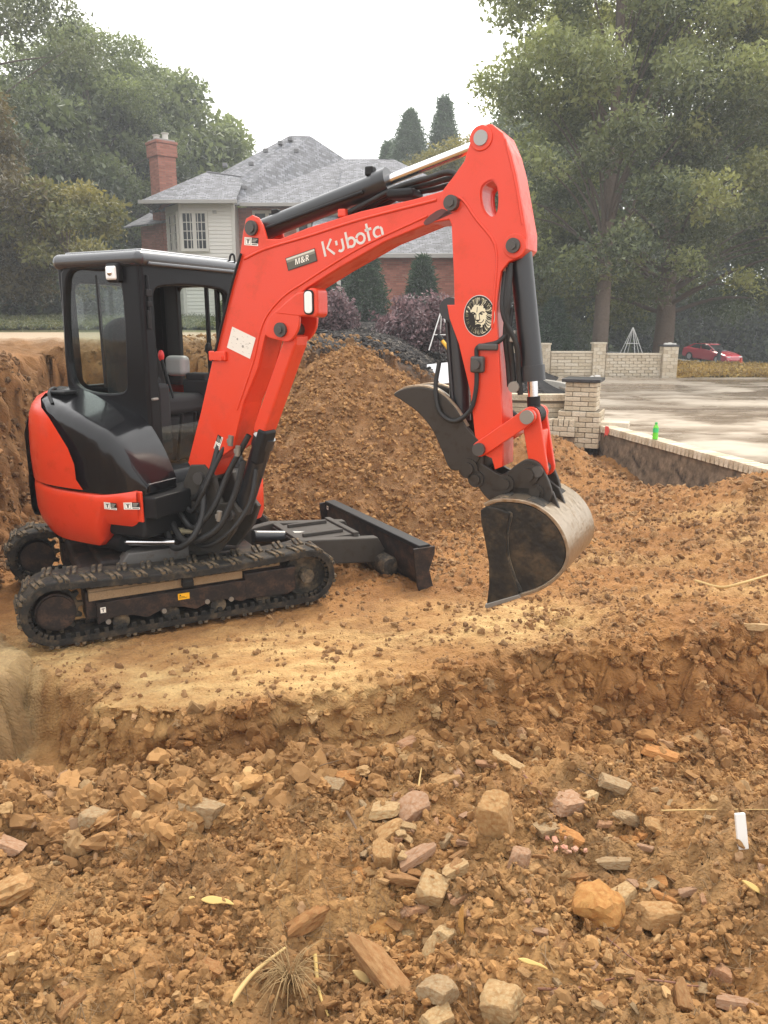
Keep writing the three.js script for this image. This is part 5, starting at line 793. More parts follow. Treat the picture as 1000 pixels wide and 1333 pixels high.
  const main = sheet('roof', [[-6.6, EV - 0.02, -34.3], [3.9, EV - 0.02, -34.3], Q3, Q2, Q1], SH, H);
  sheet('roof_plane', [Q1, [-10.4, EV, -47], [-10.4, EV, -36.4], [-6.6, EV, -34.3]], SH, main); sheet('roof_plane', [Q3, [3.9, EV, -34.3], [4.2, EV, -47], Q4].slice(0, 4), SH, main);
  sheet('roof_plane', [Q1, Q2, [2, EV, -47], [-9, EV, -47]], SH, main);
  const ridge2 = A(449, 207, 39), ridge3 = A(514, 208, 39); sheet('roof_plane', [[-2.0, EV + 0.02, -33.9], [4.1, EV + 0.02, -33.9], ridge3, ridge2], SH, main); sheet('roof_plane', [[4.1, EV + 0.02, -33.9], [4.1, EV, -44.5], ridge3], SH, main);
  const br = sheet('bay_roof', [e0, [-8.55, EV, -33.35], P1], SH, H); sheet('roof_plane', [[-8.55, EV, -33.35], e1, P2, P1], SH, br); sheet('roof_plane', [[-10.2, EV, -36.5], e0, P1], SH, br);
  obj('ridge_cap', [rod(V(...P1), V(...P2), 0.05, 0.05, 8)], std([0.12, 0.12, 0.13]), br);
  obj('gutter', [bar(V(-9.95, EV - 0.04, -33.4), V(-8.55, EV - 0.04, -33.3), 0.14, 0.12), bar(V(-8.6, EV - 0.04, -33.3), V(-5.95, EV - 0.04, -33.3), 0.14, 0.12), bar(V(-6.0, EV - 0.02, -34.25), V(3.9, EV - 0.02, -34.25), 0.14, 0.12)], GUT, H);
  for (const [x, y, d] of [[293, 216, 38.2], [327, 214, 37.2], [346, 197, 38.4], [318, 245, 35.6], [365, 187, 39.4], [386, 197, 38.6], [378, 182, 39.8]]) { const p = at(x, y, d); obj('roof_vent', [bx(0.22, 0.17, 0.22, p.x, p.y + 0.03, p.z, 0.03)], std([0.20, 0.20, 0.21]), H); }
  // chimney, set diagonally, with corbelled top and flues
  const ch = obj('chimney', [bx(0.84, 7.4, 0.84, 0, 0, 0, 0).rotateY(R(42)).translate(-9.75, 5.75, -36.7), bx(0.98, 0.5, 0.98, 0, 0, 0, 0.02).rotateY(R(42)).translate(-9.75, 9.35, -36.7), bx(1.04, 0.12, 1.04, 0, 0, 0, 0.02).rotateY(R(42)).translate(-9.75, 9.67, -36.7)], BR, H);
  obj('chimney_cap', [bx(0.86, 0.08, 0.86, 0, 0, 0, 0.02).rotateY(R(42)).translate(-9.75, 9.77, -36.7)], std([0.3, 0.29, 0.28]), ch);
  for (const [dx, h] of [[-0.2, 0.18], [0.18, 0.26]]) obj('flue', [new THREE.CylinderGeometry(0.13, 0.13, h, 16).translate(-9.75 + dx, 9.81 + h / 2, -36.7), new THREE.CylinderGeometry(0.17, 0.17, 0.03, 16).translate(-9.75 + dx, 9.83 + h, -36.7)], TRIM, ch);
  prismW('side_wall', [[-11.0, 37], [-9.0, 36], [-9, 40], [-11, 40]], G0, 6.3, BR); const sr = sheet('side_roof', [[-11.6, 6.2, -36.4], [-9.0, 6.4, -35.6], [-9.0, 7.4, -38.5], [-11.0, 7.2, -39]], SH, H); void sr;
  // garage wing in front
  const WX0 = -2.6, WX1 = 4.6, WD = 30, WE = 4.50;
  prismW('wing_wall', [[WX0, WD], [WX1, WD], [WX1, 35.3], [WX0, 35.3]], 1.6, WE, BR);
  const wr = sheet('wing_roof', [[WX0 - 0.3, WE - 0.05, -(WD - 0.45)], [WX1 + 0.35, WE - 0.05, -(WD - 0.45)], [WX1 - 1.2, WE + 1.95, -34.6], [WX0 - 0.3, WE + 1.95, -34.6]], SH, H); sheet('roof_plane', [[WX1 + 0.35, WE - 0.05, -(WD - 0.45)], [WX1 + 0.35, WE - 0.05, -36], [WX1 - 1.2, WE + 1.95, -34.6]], SH, wr);
  obj('wing_gutter', [bx(WX1 - WX0 + 0.7, 0.16, 0.12, (WX0 + WX1) / 2, WE - 0.10, -(WD - 0.5), 0.02)], GUT, H);
  obj('brick_plinth', [bx(WX1 - WX0 + 0.04, 0.5, 0.05, (WX0 + WX1) / 2, 2.15, -(WD - 0.02), 0.01)], std([0.30, 0.15, 0.11], { roughness: 0.9, map: brickT }), H);
  win([-1.68, 3.32, -(WD - 0.04)], 0.9, 1.7, 0, 2, 2, H, true);
  obj('door_trim', [bx(0.1, 2.3, 0.1, -1.0, 3.2, -(WD - 0.05), 0.01)], TRIM, H);
  obj('downpipe', [rod(V(WX0 + 0.05, 2, -(WD - 0.12)), V(WX0 + 0.05, WE - 0.2, -(WD - 0.12)), 0.045, 0.045, 10)], TRIM, H);
}

// ---------------------------------------------------------------- trees and shrubs
function leafCluster(n, size, spread, seed, slim = 0.5) {
  const r = rng(seed), pos = [], idx = []; let k = 0;
  for (let i = 0; i < n; i++) {
    const c = V((r() - 0.5) * spread, (r() - 0.5) * spread * 0.8, (r() - 0.5) * spread), d = V(r() - 0.5, r() * 0.5 - 0.45, r() - 0.5).normalize(), s = V(r() - 0.5, r() - 0.5, r() - 0.5).cross(d).normalize(), L = size * (0.7 + 0.6 * r()), W = L * slim, up = d.clone().cross(s).multiplyScalar(W * 0.18);
    const a = c.clone(), b = c.clone().addScaledVector(d, L * 0.45).addScaledVector(s, W / 2).add(up), e = c.clone().addScaledVector(d, L), f = c.clone().addScaledVector(d, L * 0.45).addScaledVector(s, -W / 2).add(up);
    for (const p of [a, b, e, f]) pos.push(p.x, p.y, p.z); idx.push(k, k + 1, k + 2, k, k + 2, k + 3); k += 4;
  }
  const g = new THREE.BufferGeometry(); g.setAttribute('position', new THREE.Float32BufferAttribute(pos, 3)); g.setIndex(idx); g.computeVertexNormals(); return g;
}
const LEAF = { big: leafCluster(12, 0.15, 0.55, 1), mid: leafCluster(8, 0.15, 0.36, 2), far: leafCluster(7, 0.34, 0.9, 3, 0.6), fine: leafCluster(10, 0.085, 0.2, 4, 0.35), spray: leafCluster(9, 0.14, 0.16, 5, 0.22), needle: leafCluster(10, 0.34, 0.5, 6, 0.16), small: leafCluster(9, 0.05, 0.13, 7, 0.6) };
const leafMat = new THREE.MeshPhysicalMaterial({ color: 0xffffff, roughness: 0.85, transmission: 0.5, thickness: 0, side: THREE.DoubleSide });
const barkMat = std([0.20, 0.155, 0.125], { roughness: 0.95, map: rep(T.speck, 1), bumpMap: rep(T.coarse, 1.5), bumpScale: 0.03 });
function foliage(name, geo, list, parent, cols, seed, sMin = 0.8, sMax = 1.25) {       // list: [x, y, z, shade]
  const im = new THREE.InstancedMesh(geo, leafMat, list.length), r = rng(seed), m = new THREE.Matrix4(), q = new THREE.Quaternion(), e = new THREE.Euler(), c = new THREE.Color();
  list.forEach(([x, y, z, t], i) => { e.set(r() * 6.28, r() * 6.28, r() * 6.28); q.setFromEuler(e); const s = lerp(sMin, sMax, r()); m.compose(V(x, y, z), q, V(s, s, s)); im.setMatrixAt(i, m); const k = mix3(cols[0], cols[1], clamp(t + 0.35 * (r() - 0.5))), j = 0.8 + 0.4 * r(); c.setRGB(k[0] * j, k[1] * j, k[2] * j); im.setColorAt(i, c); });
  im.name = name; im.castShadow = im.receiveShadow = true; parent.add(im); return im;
}
function taper(pts, r0, r1, seg = 10, rad = 7) {
  const c = new THREE.CatmullRomCurve3(pts), g = new THREE.TubeGeometry(c, seg, 1, rad), p = g.attributes.position;
  for (let i = 0; i <= seg; i++) { const o = c.getPointAt(i / seg), k = lerp(r0, r1, i / seg); for (let j = 0; j <= rad; j++) { const q = i * (rad + 1) + j; p.setXYZ(q, o.x + (p.getX(q) - o.x) * k, o.y + (p.getY(q) - o.y) * k, o.z + (p.getZ(q) - o.z) * k); } }
  g.computeVertexNormals(); return g;
}
function tree({ name = 'broadleaf_tree', label, x, d, base, h, r, low = 0.25, pads = 70, per = 60, padR = 1.0, tr = 0.25, cols, seed, geo = 'big', group, flat = 0.55, fork = 0.32, lean = 0 }) {
  const q = rng(seed), T0 = thing(name, label, 'tree', [x, base, -d], 0, group);
  const trunk = [taper([V(0, -0.3, 0), V(0.05 * q(), h * 0.15, 0.05), V(lean * 0.5 + 0.1 * (q() - 0.5), h * fork, 0), V(lean + 0.3 * (q() - 0.5), h * 0.6, 0.2 * (q() - 0.5)), V(lean, h * 0.9, 0)], tr, tr * 0.16, 22, 12)], list = [];
  for (let i = 0; i < pads; i++) {
    // pads of leaves fill the crown, more toward its outside
    const u = q(), a = q() * 6.283, yy = lerp(low, 1, Math.pow(u, 0.85)), prof = Math.sqrt(Math.max(0.04, 1 - Math.pow((yy - lerp(low, 1, 0.42)) / (1 - low) / 0.60, 2))), rr = r * prof * (0.35 + 0.65 * Math.sqrt(q())) * (0.85 + 0.35 * q());
    const c = V(Math.cos(a) * rr + lean * yy, yy * h + (q() - 0.5) * 0.8, Math.sin(a) * rr);
    const y0 = clamp(yy * h * (0.45 + 0.25 * q()), h * fork * 0.75, h * 0.85);
    if (i % 3 === 0 || q() < 0.12) trunk.push(taper([V(lean * y0 / h, y0, 0), V(c.x * 0.45, lerp(y0, c.y, 0.55) + 0.25, c.z * 0.45), V(c.x * 0.95, c.y - 0.1, c.z * 0.95)], tr * 0.24 * (1.1 - yy * 0.6), 0.012, 7, 5));
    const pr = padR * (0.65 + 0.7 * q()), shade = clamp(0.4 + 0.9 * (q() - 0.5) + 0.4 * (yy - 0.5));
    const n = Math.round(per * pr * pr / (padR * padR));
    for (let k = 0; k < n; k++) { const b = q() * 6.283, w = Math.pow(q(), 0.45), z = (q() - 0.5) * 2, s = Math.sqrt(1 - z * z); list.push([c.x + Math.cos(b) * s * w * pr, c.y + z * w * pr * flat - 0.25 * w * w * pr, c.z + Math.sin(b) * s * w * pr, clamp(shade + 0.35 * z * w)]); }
  }
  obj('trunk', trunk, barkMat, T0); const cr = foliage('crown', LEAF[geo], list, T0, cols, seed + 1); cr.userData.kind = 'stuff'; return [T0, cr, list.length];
}
const GA = [[0.07, 0.10, 0.032], [0.28, 0.33, 0.11]], GB = [[0.05, 0.075, 0.028], [0.20, 0.245, 0.09]], GY = [[0.10, 0.115, 0.028], [0.32, 0.28, 0.07]], GBr = [[0.075, 0.065, 0.026], [0.22, 0.17, 0.055]], GC = [[0.022, 0.045, 0.022], [0.06, 0.10, 0.045]];
{
  // right: the tall tree behind the yard wall and its neighbours
  tree({ label: 'tall broad tree with bare trunk rising behind the cream yard wall', x: 7.35, d: 27, base: 0.28, h: 16, r: 3.9, low: 0.20, pads: 125, per: 50, padR: 0.92, tr: 0.30, cols: [[0.085, 0.115, 0.042], [0.44, 0.48, 0.17]], seed: 101, fork: 0.3 });
  tree({ label: 'spreading tree with dark trunk just right of the white metal stand', x: 10.9, d: 31, base: 0.25, h: 14, r: 6.2, low: 0.16, pads: 125, per: 50, padR: 1.0, tr: 0.42, cols: [[0.085, 0.11, 0.036], [0.45, 0.46, 0.14]], seed: 102, fork: 0.2 });
  tree({ label: 'leafy tree overhanging the street at the right edge', x: 19.5, d: 36, base: -0.2, h: 16, r: 6.2, low: 0.18, pads: 110, per: 60, padR: 1.3, tr: 0.35, cols: GA, seed: 103 });
  tree({ label: 'tree behind the tall broad tree, partly hidden by it', x: 11.5, d: 42, base: 0.3, h: 13.5, r: 3.6, low: 0.12, pads: 80, per: 60, padR: 1.15, tr: 0.3, cols: GB, seed: 104 });
  const GR = 'trees of the wood beyond the street';
  [[10, 56, 16, 6], [16.5, 64, 17, 7], [23, 66, 18, 7], [31, 68, 19, 7.5], [40, 66, 20, 8], [5, 60, 13, 5], [33, 58, 15, 6]].forEach(([x, d, h, r], i) => tree({ name: 'woodland_tree', label: 'dark green tree in the wood beyond the street', x, d, base: -0.8, h, r, low: 0.06, pads: 90, per: 42, padR: 1.7, tr: 0.35, cols: GB, seed: 120 + i, geo: 'far', group: GR }));
  // left: the wood beside the house
  tree({ label: 'tall grey-green tree at the upper left, standing nearest the lawn', x: -16.6, d: 30, base: 2.1, h: 16, r: 5.6, low: 0.30, pads: 90, per: 22, padR: 1.0, tr: 0.42, cols: [[0.055, 0.075, 0.033], [0.23, 0.26, 0.11]], seed: 141 });
  tree({ label: 'full green tree left of the chimney', x: -15.0, d: 43, base: 2.3, h: 14, r: 4.4, low: 0.12, pads: 90, per: 50, padR: 1.15, tr: 0.32, cols: GA, seed: 142 });
  tree({ label: 'brownish low tree at the far left edge of the lawn', x: -14.6, d: 26, base: 2.0, h: 7.5, r: 3.4, low: 0.08, pads: 80, per: 60, padR: 0.9, tr: 0.2, cols: GBr, seed: 143 });
  tree({ label: 'small yellow-green spreading tree above the cab roof', x: -9.9, d: 25.5, base: 2.0, h: 3.9, r: 1.9, low: 0.2, pads: 34, per: 50, padR: 0.6, tr: 0.09, cols: GY, seed: 144, geo: 'mid', flat: 0.3 });
  tree({ label: 'pale hazy tree behind the house roof, right of the chimney', x: -12.6, d: 50, base: 2.6, h: 13.4, r: 3.6, low: 0.1, pads: 90, per: 50, padR: 1.4, tr: 0.3, cols: GA, seed: 145, geo: 'far' });
  tree({ label: 'tree crown showing over the hip roof beside the hazy tree', x: -10.6, d: 56, base: 2.6, h: 12.2, r: 2.2, low: 0.1, pads: 46, per: 46, padR: 1.4, tr: 0.3, cols: GA, seed: 146, geo: 'far' });
  tree({ label: 'yellowing tree behind the arm cylinder right of the house', x: 3.2, d: 46, base: 2, h: 9.6, r: 3.6, low: 0.1, pads: 60, per: 50, padR: 1.1, tr: 0.25, cols: GY, seed: 147 });
  const GL = 'dark trees of the wood at the left';
  [[-19, 34, 9, 4.4], [-17, 39, 10, 4.0], [-22, 42, 11, 5], [-16.5, 47, 13, 4.6], [-19, 52, 13, 5.5], [-24, 32, 9, 5]].forEach(([x, d, h, r], i) => tree({ name: 'woodland_tree', label: 'dark tree in the dense wood left of the house', x, d, base: 2.2, h, r, low: 0.03, pads: 100, per: 44, padR: 1.5, tr: 0.32, cols: GB, seed: 160 + i, geo: 'far', group: GL }));
  // conifers behind the house
  const fir = (label, x, d, base, h, r, seed) => { r *= 1.9; const q = rng(seed), t = thing('conifer', label, 'tree', [x, base, -d]), L = []; for (let i = 0; i < 5200; i++) { const u = Math.pow(q(), 1.25), y = lerp(0.1, 1, u) * h, w = r * Math.pow(1 - u, 0.8) * (0.6 + 0.4 * Math.abs(Math.sin(u * 34 + 1.5 * Math.sin(u * 90)))) * Math.sqrt(0.25 + 0.75 * q()), a = q() * 6.283; L.push([Math.cos(a) * w, y - 0.12 * w, Math.sin(a) * w, q()]); } obj('trunk', [taper([V(0, -0.3, 0), V(0, h * 0.5, 0), V(0, h, 0)], 0.22, 0.02, 8, 7)], barkMat, t); foliage('crown', LEAF.needle, L, t, [[0.07, 0.11, 0.07], [0.18, 0.25, 0.15]], seed, 0.7, 1.3).userData.kind = 'stuff'; };
  fir('hazy conifer with broad top behind the house roof', 1.7, 55, 2, 13.4, 2.6, 201); fir('slim hazy conifer right of the broad one behind the house', 4.0, 56, 2, 14.4, 1.9, 202); fir('short hazy conifer at the left of the conifer group', 0.3, 57, 2, 11.8, 2.0, 203);
  // clipped evergreens and shrubs along the house
  const cone = (label, px, py, d, w, h, seed, group) => { const p = at(px, py, d), q = rng(seed), b = yardH(p.x, d), t = thing('evergreen_shrub', label, 'shrub', [p.x, b, -d], 0, group), L = []; for (let i = 0; i < 1700; i++) { const u = q(), y = u * h, pr = Math.min(1, 0.72 + u * 1.6) * Math.pow(Math.max(0, 1 - u), 0.62) * 1.05, a = q() * 6.283, rr = w / 2 * pr * (0.72 + 0.33 * Math.sqrt(q())) * (1 + 0.26 * n3(Math.cos(a) * 1.5 + seed, u * 5, Math.sin(a) * 1.5)); L.push([Math.cos(a) * rr, y + 0.04, Math.sin(a) * rr, clamp(q() * 0.7 + 0.3 * u)]); } obj('stem', [taper([V(0, -0.2, 0), V(0, h * 0.4, 0), V(0, h * 0.9, 0)], 0.05, 0.01, 6, 6)], barkMat, t); foliage('foliage', LEAF.spray, L, t, [[0.018, 0.045, 0.022], [0.055, 0.105, 0.045]], seed, 0.9, 1.5).userData.kind = 'stuff'; };
  cone('tall conical evergreen shrub in front of the garage window', 474, 418, 24.5, 1.35, 2.15, 211); cone('smaller conical evergreen shrub against the brick wing', 549, 412, 25, 0.98, 1.75, 212); cone('rounded evergreen shrub behind the boom light', 420, 400, 25.5, 1.2, 1.5, 213);
  { const p = at(720, 447, 26.2), q = rng(214), t = thing('evergreen_shrub', 'dark green conical shrub behind the far yard wall', 'shrub', [p.x, 0.28, p.z]), L = []; for (let i = 0; i < 1500; i++) { const u = q(), a = q() * 6.283, rr = 0.7 * Math.pow(1 - u, 0.6) * (0.7 + 0.35 * q()); L.push([Math.cos(a) * rr, u * 2.3 + 0.1, Math.sin(a) * rr, q()]); } obj('stem', [taper([V(0, -0.1, 0), V(0, 1, 0), V(0, 2, 0)], 0.05, 0.01, 6, 6)], barkMat, t); foliage('foliage', LEAF.spray, L, t, [[0.02, 0.05, 0.022], [0.06, 0.12, 0.05]], 214, 1, 1.5).userData.kind = 'stuff'; }
  const bushy = (label, px, py, d, w, h, seed, cols, n = 1700) => { const p = at(px, py, d), b = yardH(p.x, d), q = rng(seed), t = thing('shrub', label, 'shrub', [p.x, b, -d]), L = [], tw = []; for (let i = 0; i < n; i++) { const a = q() * 6.283, z = Math.pow(q(), 0.6), s = Math.sqrt(1 - z * z * 0.9), k = (0.55 + 0.42 * Math.sqrt(q()) + 0.22 * q() * q()) * (1 + 0.28 * n3(Math.cos(a) * s * 2.2 + seed, z * 2.2, Math.sin(a) * s * 2.2)); L.push([Math.cos(a) * s * k * w / 2, z * h * k, Math.sin(a) * s * k * w / 2 * 0.8, q()]); } for (let i = 0; i < 40; i++) { const a = q() * 6.283, k = q(); tw.push(taper([V(0, 0, 0), V(Math.cos(a) * w * 0.2 * k, h * 0.5, Math.sin(a) * w * 0.2 * k), V(Math.cos(a) * w * 0.48 * k, h * (1.02 - 0.4 * k), Math.sin(a) * w * 0.42 * k)], 0.008, 0.003, 5, 4)); } obj('stems', tw, barkMat, t).userData.kind = 'stuff'; foliage('foliage', LEAF.small, L, t, cols, seed, 0.9, 1.6).userData.kind = 'stuff'; };
  const PUR = [[0.09, 0.045, 0.055], [0.30, 0.19, 0.20]];
  bushy('purple-leaved shrub beside the boom light', 424, 432, 16, 1.15, 0.62, 221, PUR); bushy('wide purple-leaved shrub on the mulch bank below the small evergreen', 552, 460, 15, 1.75, 0.80, 222, PUR, 2600); bushy('low green weed growing behind the cab roof', 292, 345, 26, 0.5, 0.5, 223, GA, 200);
  // leaf litter lawn edge and forest floor
  const gr = []; const q = rng(240); for (let i = 0; i < 5000; i++) { const d = lerp(19.5, 32, Math.pow(q(), 1.2)), X = lerp(-20, -2, q()); gr.push([X, yardH(X, d) + 0.03, -d, q()]); } foliage('lawn_grass', LEAF.fine, gr, scene, [[0.05, 0.08, 0.02], [0.17, 0.17, 0.06]], 241, 0.5, 1.1).userData.kind = 'stuff';
  const un = []; for (let i = 0; i < 5000; i++) { const X = lerp(-40, 60, q()), d = lerp(X > 6 ? 62 : 46, 70, q()); un.push([X, (X < 4 ? 2 : -0.8) + q() * q() * 6, -d, q()]); } foliage('undergrowth', LEAF.far, un, scene, GB, 242, 1.2, 2.2).userData.kind = 'stuff';
}

// ---------------------------------------------------------------- clods, stones, sticks
function rockGeo(seed, detail, flat = 0.6, k = 13, rough = 0.05, crease = 0.55) {
  const r = rng(seed), g0 = new THREE.IcosahedronGeometry(1, detail), g = mergeVertices(new THREE.BufferGeometry().setAttribute('position', g0.attributes.position)), p = g.attributes.position, pl = [];
  for (let i = 0; i < k; i++) { const z = r() * 2 - 1, a = r() * 6.283, s = Math.sqrt(1 - z * z); pl.push([s * Math.cos(a), z, s * Math.sin(a), 0.72 + 0.3 * r()]); }
  for (const [a, b, c] of [[1, 0, 0], [-1, 0, 0], [0, 1, 0], [0, -1, 0], [0, 0, 1], [0, 0, -1]]) { const n = V(a + 0.5 * (r() - 0.5), b + 0.5 * (r() - 0.5), c + 0.5 * (r() - 0.5)).normalize(); pl.push([n.x, n.y, n.z, 0.66 + 0.22 * r()]); }
  for (let i = 0; i < p.count; i++) { let x = p.getX(i), y = p.getY(i), z = p.getZ(i), t = 1.3; for (const [a, b, c, h] of pl) { const dt = a * x + b * y + c * z; if (dt > 0.01) t = Math.min(t, h / dt); } t *= 1 + rough * n3(x * 2.5 + seed, y * 2.5, z * 2.5) + rough * 0.5 * n3(x * 7, y * 7 + seed, z * 7); p.setXYZ(i, x * t, y * t * flat, z * t); }
  const o = toCreasedNormals(g, crease); return metricUV(o);
}
const TINT = { tan: [0.52, 0.33, 0.145], pale: [0.56, 0.405, 0.21], grey: [0.44, 0.33, 0.19], orange: [0.56, 0.28, 0.09], mauve: [0.49, 0.32, 0.205], brown: [0.40, 0.23, 0.095], pink: [0.52, 0.31, 0.175], ochre: [0.52, 0.28, 0.085], cream: [0.64, 0.49, 0.27], clod: [0.40, 0.215, 0.08] };
const SM = {}; for (const k in TINT) SM[k] = std(TINT[k].map((v) => Math.min(0.8, v * 0.98)), { roughness: 0.88, map: rep(T.stone, 0.7), bumpMap: rep(T.grit, 1.2), bumpScale: 0.0018 });
const RG = Array.from({ length: 14 }, (_, i) => rockGeo(300 + i * 7, 10, 0.6 + 0.2 * (i % 3), 4 + (i % 3), 0.03, 0.28));
const RS = Array.from({ length: 8 }, (_, i) => rockGeo(500 + i * 7, 1, 0.8, 9, 0.28, 0.25));
const CS = Array.from({ length: 6 }, (_, i) => rockGeo(800 + i * 13, 3, 0.85, 16, 0.3, 0.5));
const CG = Array.from({ length: 5 }, (_, i) => rockGeo(700 + i * 11, 3, 0.8, 22, 0.16));
function stoneAt(px, py, w, h, tint, i, label, o = {}) {                       // survey size in picture units of 1/1000 of its width
  const p = onGround(px, py + h * 0.25, groundH), dist = Math.hypot(p.x, p.y - EYE, p.z), s = dist / 1006.97, m = new THREE.Mesh((o.clod ? CG : RG)[i % (o.clod ? 5 : 14)], SM[tint]);
  const th = Math.atan2(EYE - p.y, -p.z), hh = h * s, dep = Math.max(0.4 * w * s, hh * 0.95);
  m.name = numbered(o.name || 'stone'); m.scale.set(w * s * 0.60, Math.max(0.008, hh * (o.tall || 0.52) * 0.72), Math.max(0.3 * w * s, hh * 0.74) * 0.62); m.rotation.set(o.rx ?? 0.3 * Math.sin(i * 3.1 + py), (o.ry ?? 0) + 0.6 * Math.sin(px * 1.7 + i), (o.rz ?? 0) + 0.16 * Math.sin(py * 2.3), 'YXZ'); m.position.set(p.x, p.y + m.scale.y * 0.34, p.z); m.castShadow = m.receiveShadow = true; void th;
  scene.add(m); return tag(m, label, 'stone', o.group);
}
[
  [540, 965, 46, 24, 'pink', 0, 'blocky pinkish stone alone on the crest of the spoil below the bucket', { tall: 0.7 }],
  [434, 1022, 26, 28, 'grey', 1, 'pale grey wedge stone left of the rounded orange stone', { tall: 0.7 }],
  [456, 1012, 36, 22, 'orange', 2, 'rounded orange-tan stone beside the grey wedge stone'],
  [500, 1050, 36, 36, 'pale', 3, 'pale flat stone touching the left of the brown square stone', { ry: 0.4 }],
  [535, 1052, 42, 40, 'mauve', 4, 'square brown-pink stone with flat top in the stone cluster', { tall: 0.65, ry: 0.3 }],
  [508, 1080, 44, 30, 'tan', 5, 'tan lump under the pale flat stone'],
  [581, 1012, 38, 24, 'tan', 6, 'tan stone beside the upright twig'],
  [540, 1110, 52, 24, 'mauve', 7, 'flat mauve-grey slab lying across the stone cluster', { tall: 0.42 }],
  [500, 1115, 22, 34, 'tan', 8, 'small upright tan stone at the left end of the mauve slab', { tall: 0.9 }],
  [520, 1140, 46, 30, 'brown', 9, 'brown slanting stone below the mauve slab', { rz: -0.5 }],
  [562, 1152, 40, 44, 'pale', 10, 'cracked pale slab at the bottom of the stone cluster', { ry: 0.2 }],
  [644, 1056, 30, 52, 'tan', 11, 'long upright tan stone standing apart right of the cluster', { tall: 0.7, ry: 1.2, rz: 0.3 }],
  [602, 1078, 40, 18, 'orange', 12, 'thin orange-tan slab right of the square stone', { rz: -0.25 }],
  [592, 1128, 32, 24, 'pale', 13, 'pale yellowish stone right of the cracked slab'],
  [740, 1043, 50, 34, 'mauve', 0, 'smooth brownish-red boulder beneath the twig', { tall: 0.66 }],
  [768, 1036, 20, 16, 'cream', 2, 'small whitish stone touching the brownish-red boulder'],
  [858, 977, 42, 24, 'orange', 3, 'flat orange-tan stone on the gravelly bank at the right'],
  [822, 1062, 54, 24, 'grey', 5, 'long slanting grey-tan slab right of the red boulder', { rz: -0.4, tall: 0.42 }],
  [860, 1076, 34, 22, 'tan', 6, 'tan stone just right of the slanting grey slab', { rz: -0.3 }],
  [738, 1084, 40, 26, 'orange', 7, 'bright orange stone on the reddish shards'],
  [710, 1078, 28, 24, 'grey', 8, 'grey-tan stone left of the bright orange stone'],
  [777, 1172, 58, 66, 'ochre', 9, 'big ochre block of clay with a crack, largest at the right', { tall: 0.62, clod: 1 }],
  [812, 1162, 34, 28, 'pale', 10, 'pale stone leaning on the big ochre block'],
  [858, 1188, 40, 32, 'tan', 11, 'flat tan stone right of the big ochre block', { ry: 0.5 }],
  [850, 1145, 28, 26, 'orange', 12, 'small orange-tan stone above the flat tan stone'],
  [502, 1263, 92, 40, 'brown', 13, 'long brown slab lying diagonally at the bottom centre', { rz: -0.35, ry: -0.55, tall: 0.6 }],
  [400, 1192, 64, 38, 'clod', 0, 'large brown lump of soil left of the stone cluster', { clod: 1, name: 'soil_lump', tall: 0.6 }],
  [500, 1205, 34, 30, 'ochre', 1, 'ochre lump between the cluster and the long brown slab', { clod: 1, name: 'soil_lump' }],
  [526, 1217, 22, 36, 'pale', 2, 'pale wedge stone pointing down beside the ochre lump', { ry: 0.8 }],
  [577, 1217, 22, 24, 'cream', 4, 'cream-coloured stone left of the orange splinter', { tall: 0.8 }],
  [654, 1299, 36, 60, 'pale', 6, 'tall pale stone at the bottom right of centre', { ry: 1.3, rz: 0.2, tall: 0.6 }],
  [260, 1055, 54, 34, 'grey', 8, 'pointed grey-tan stone on bare soil at the left', { tall: 0.75 }],
  [122, 1066, 34, 32, 'grey', 10, 'brownish-grey stone left of the pointed stone', { tall: 0.7 }],
  [10, 1097, 44, 28, 'mauve', 12, 'pale pinkish slab half hidden at the left edge', { tall: 0.5 }],
  [14, 1153, 48, 42, 'tan', 3, 'large tan stone low at the left edge', { clod: 1 }],
  [166, 1030, 64, 20, 'cream', 5, 'pale flat slab on the lip of the trench at the left', { tall: 0.4 }],
  [268, 1255, 50, 32, 'clod', 2, 'pinkish lump of soil with a straw across it', { clod: 1, name: 'soil_lump' }],
  [955, 1303, 44, 22, 'mauve', 7, 'flat mauve stone near the lower right corner', { rz: -0.2 }],
  [936, 1265, 24, 28, 'pink', 9, 'small upright pink stone above the flat mauve stone', { tall: 0.8 }],
  [676, 1120, 22, 28, 'mauve', 11, 'triangular mauve stone below the upright tan stone', { tall: 0.8 }],
  [800, 1120, 34, 22, 'grey', 13, 'brown-grey stone above the big ochre block'],
  [800, 1018, 32, 28, 'grey', 1, 'grey stone right of the brownish-red boulder'],
  [566, 1287, 36, 40, 'grey', 4, 'rounded grey stone right of the long brown slab', { tall: 0.6 }],
  [570, 1322, 36, 28, 'pale', 6, 'pale rounded stone cut by the bottom edge of the view'],
  [660, 990, 40, 20, 'pale', 8, 'pale tan stone on the gravel below the bucket', { rz: -0.3 }],
  [690, 1128, 30, 24, 'tan', 10, 'tan stone beside the triangular mauve stone'],
  [985, 815, 30, 14, 'pale', 2, 'pale flat stone at the broken edge of the dug floor'],
].forEach((a) => stoneAt(...a));
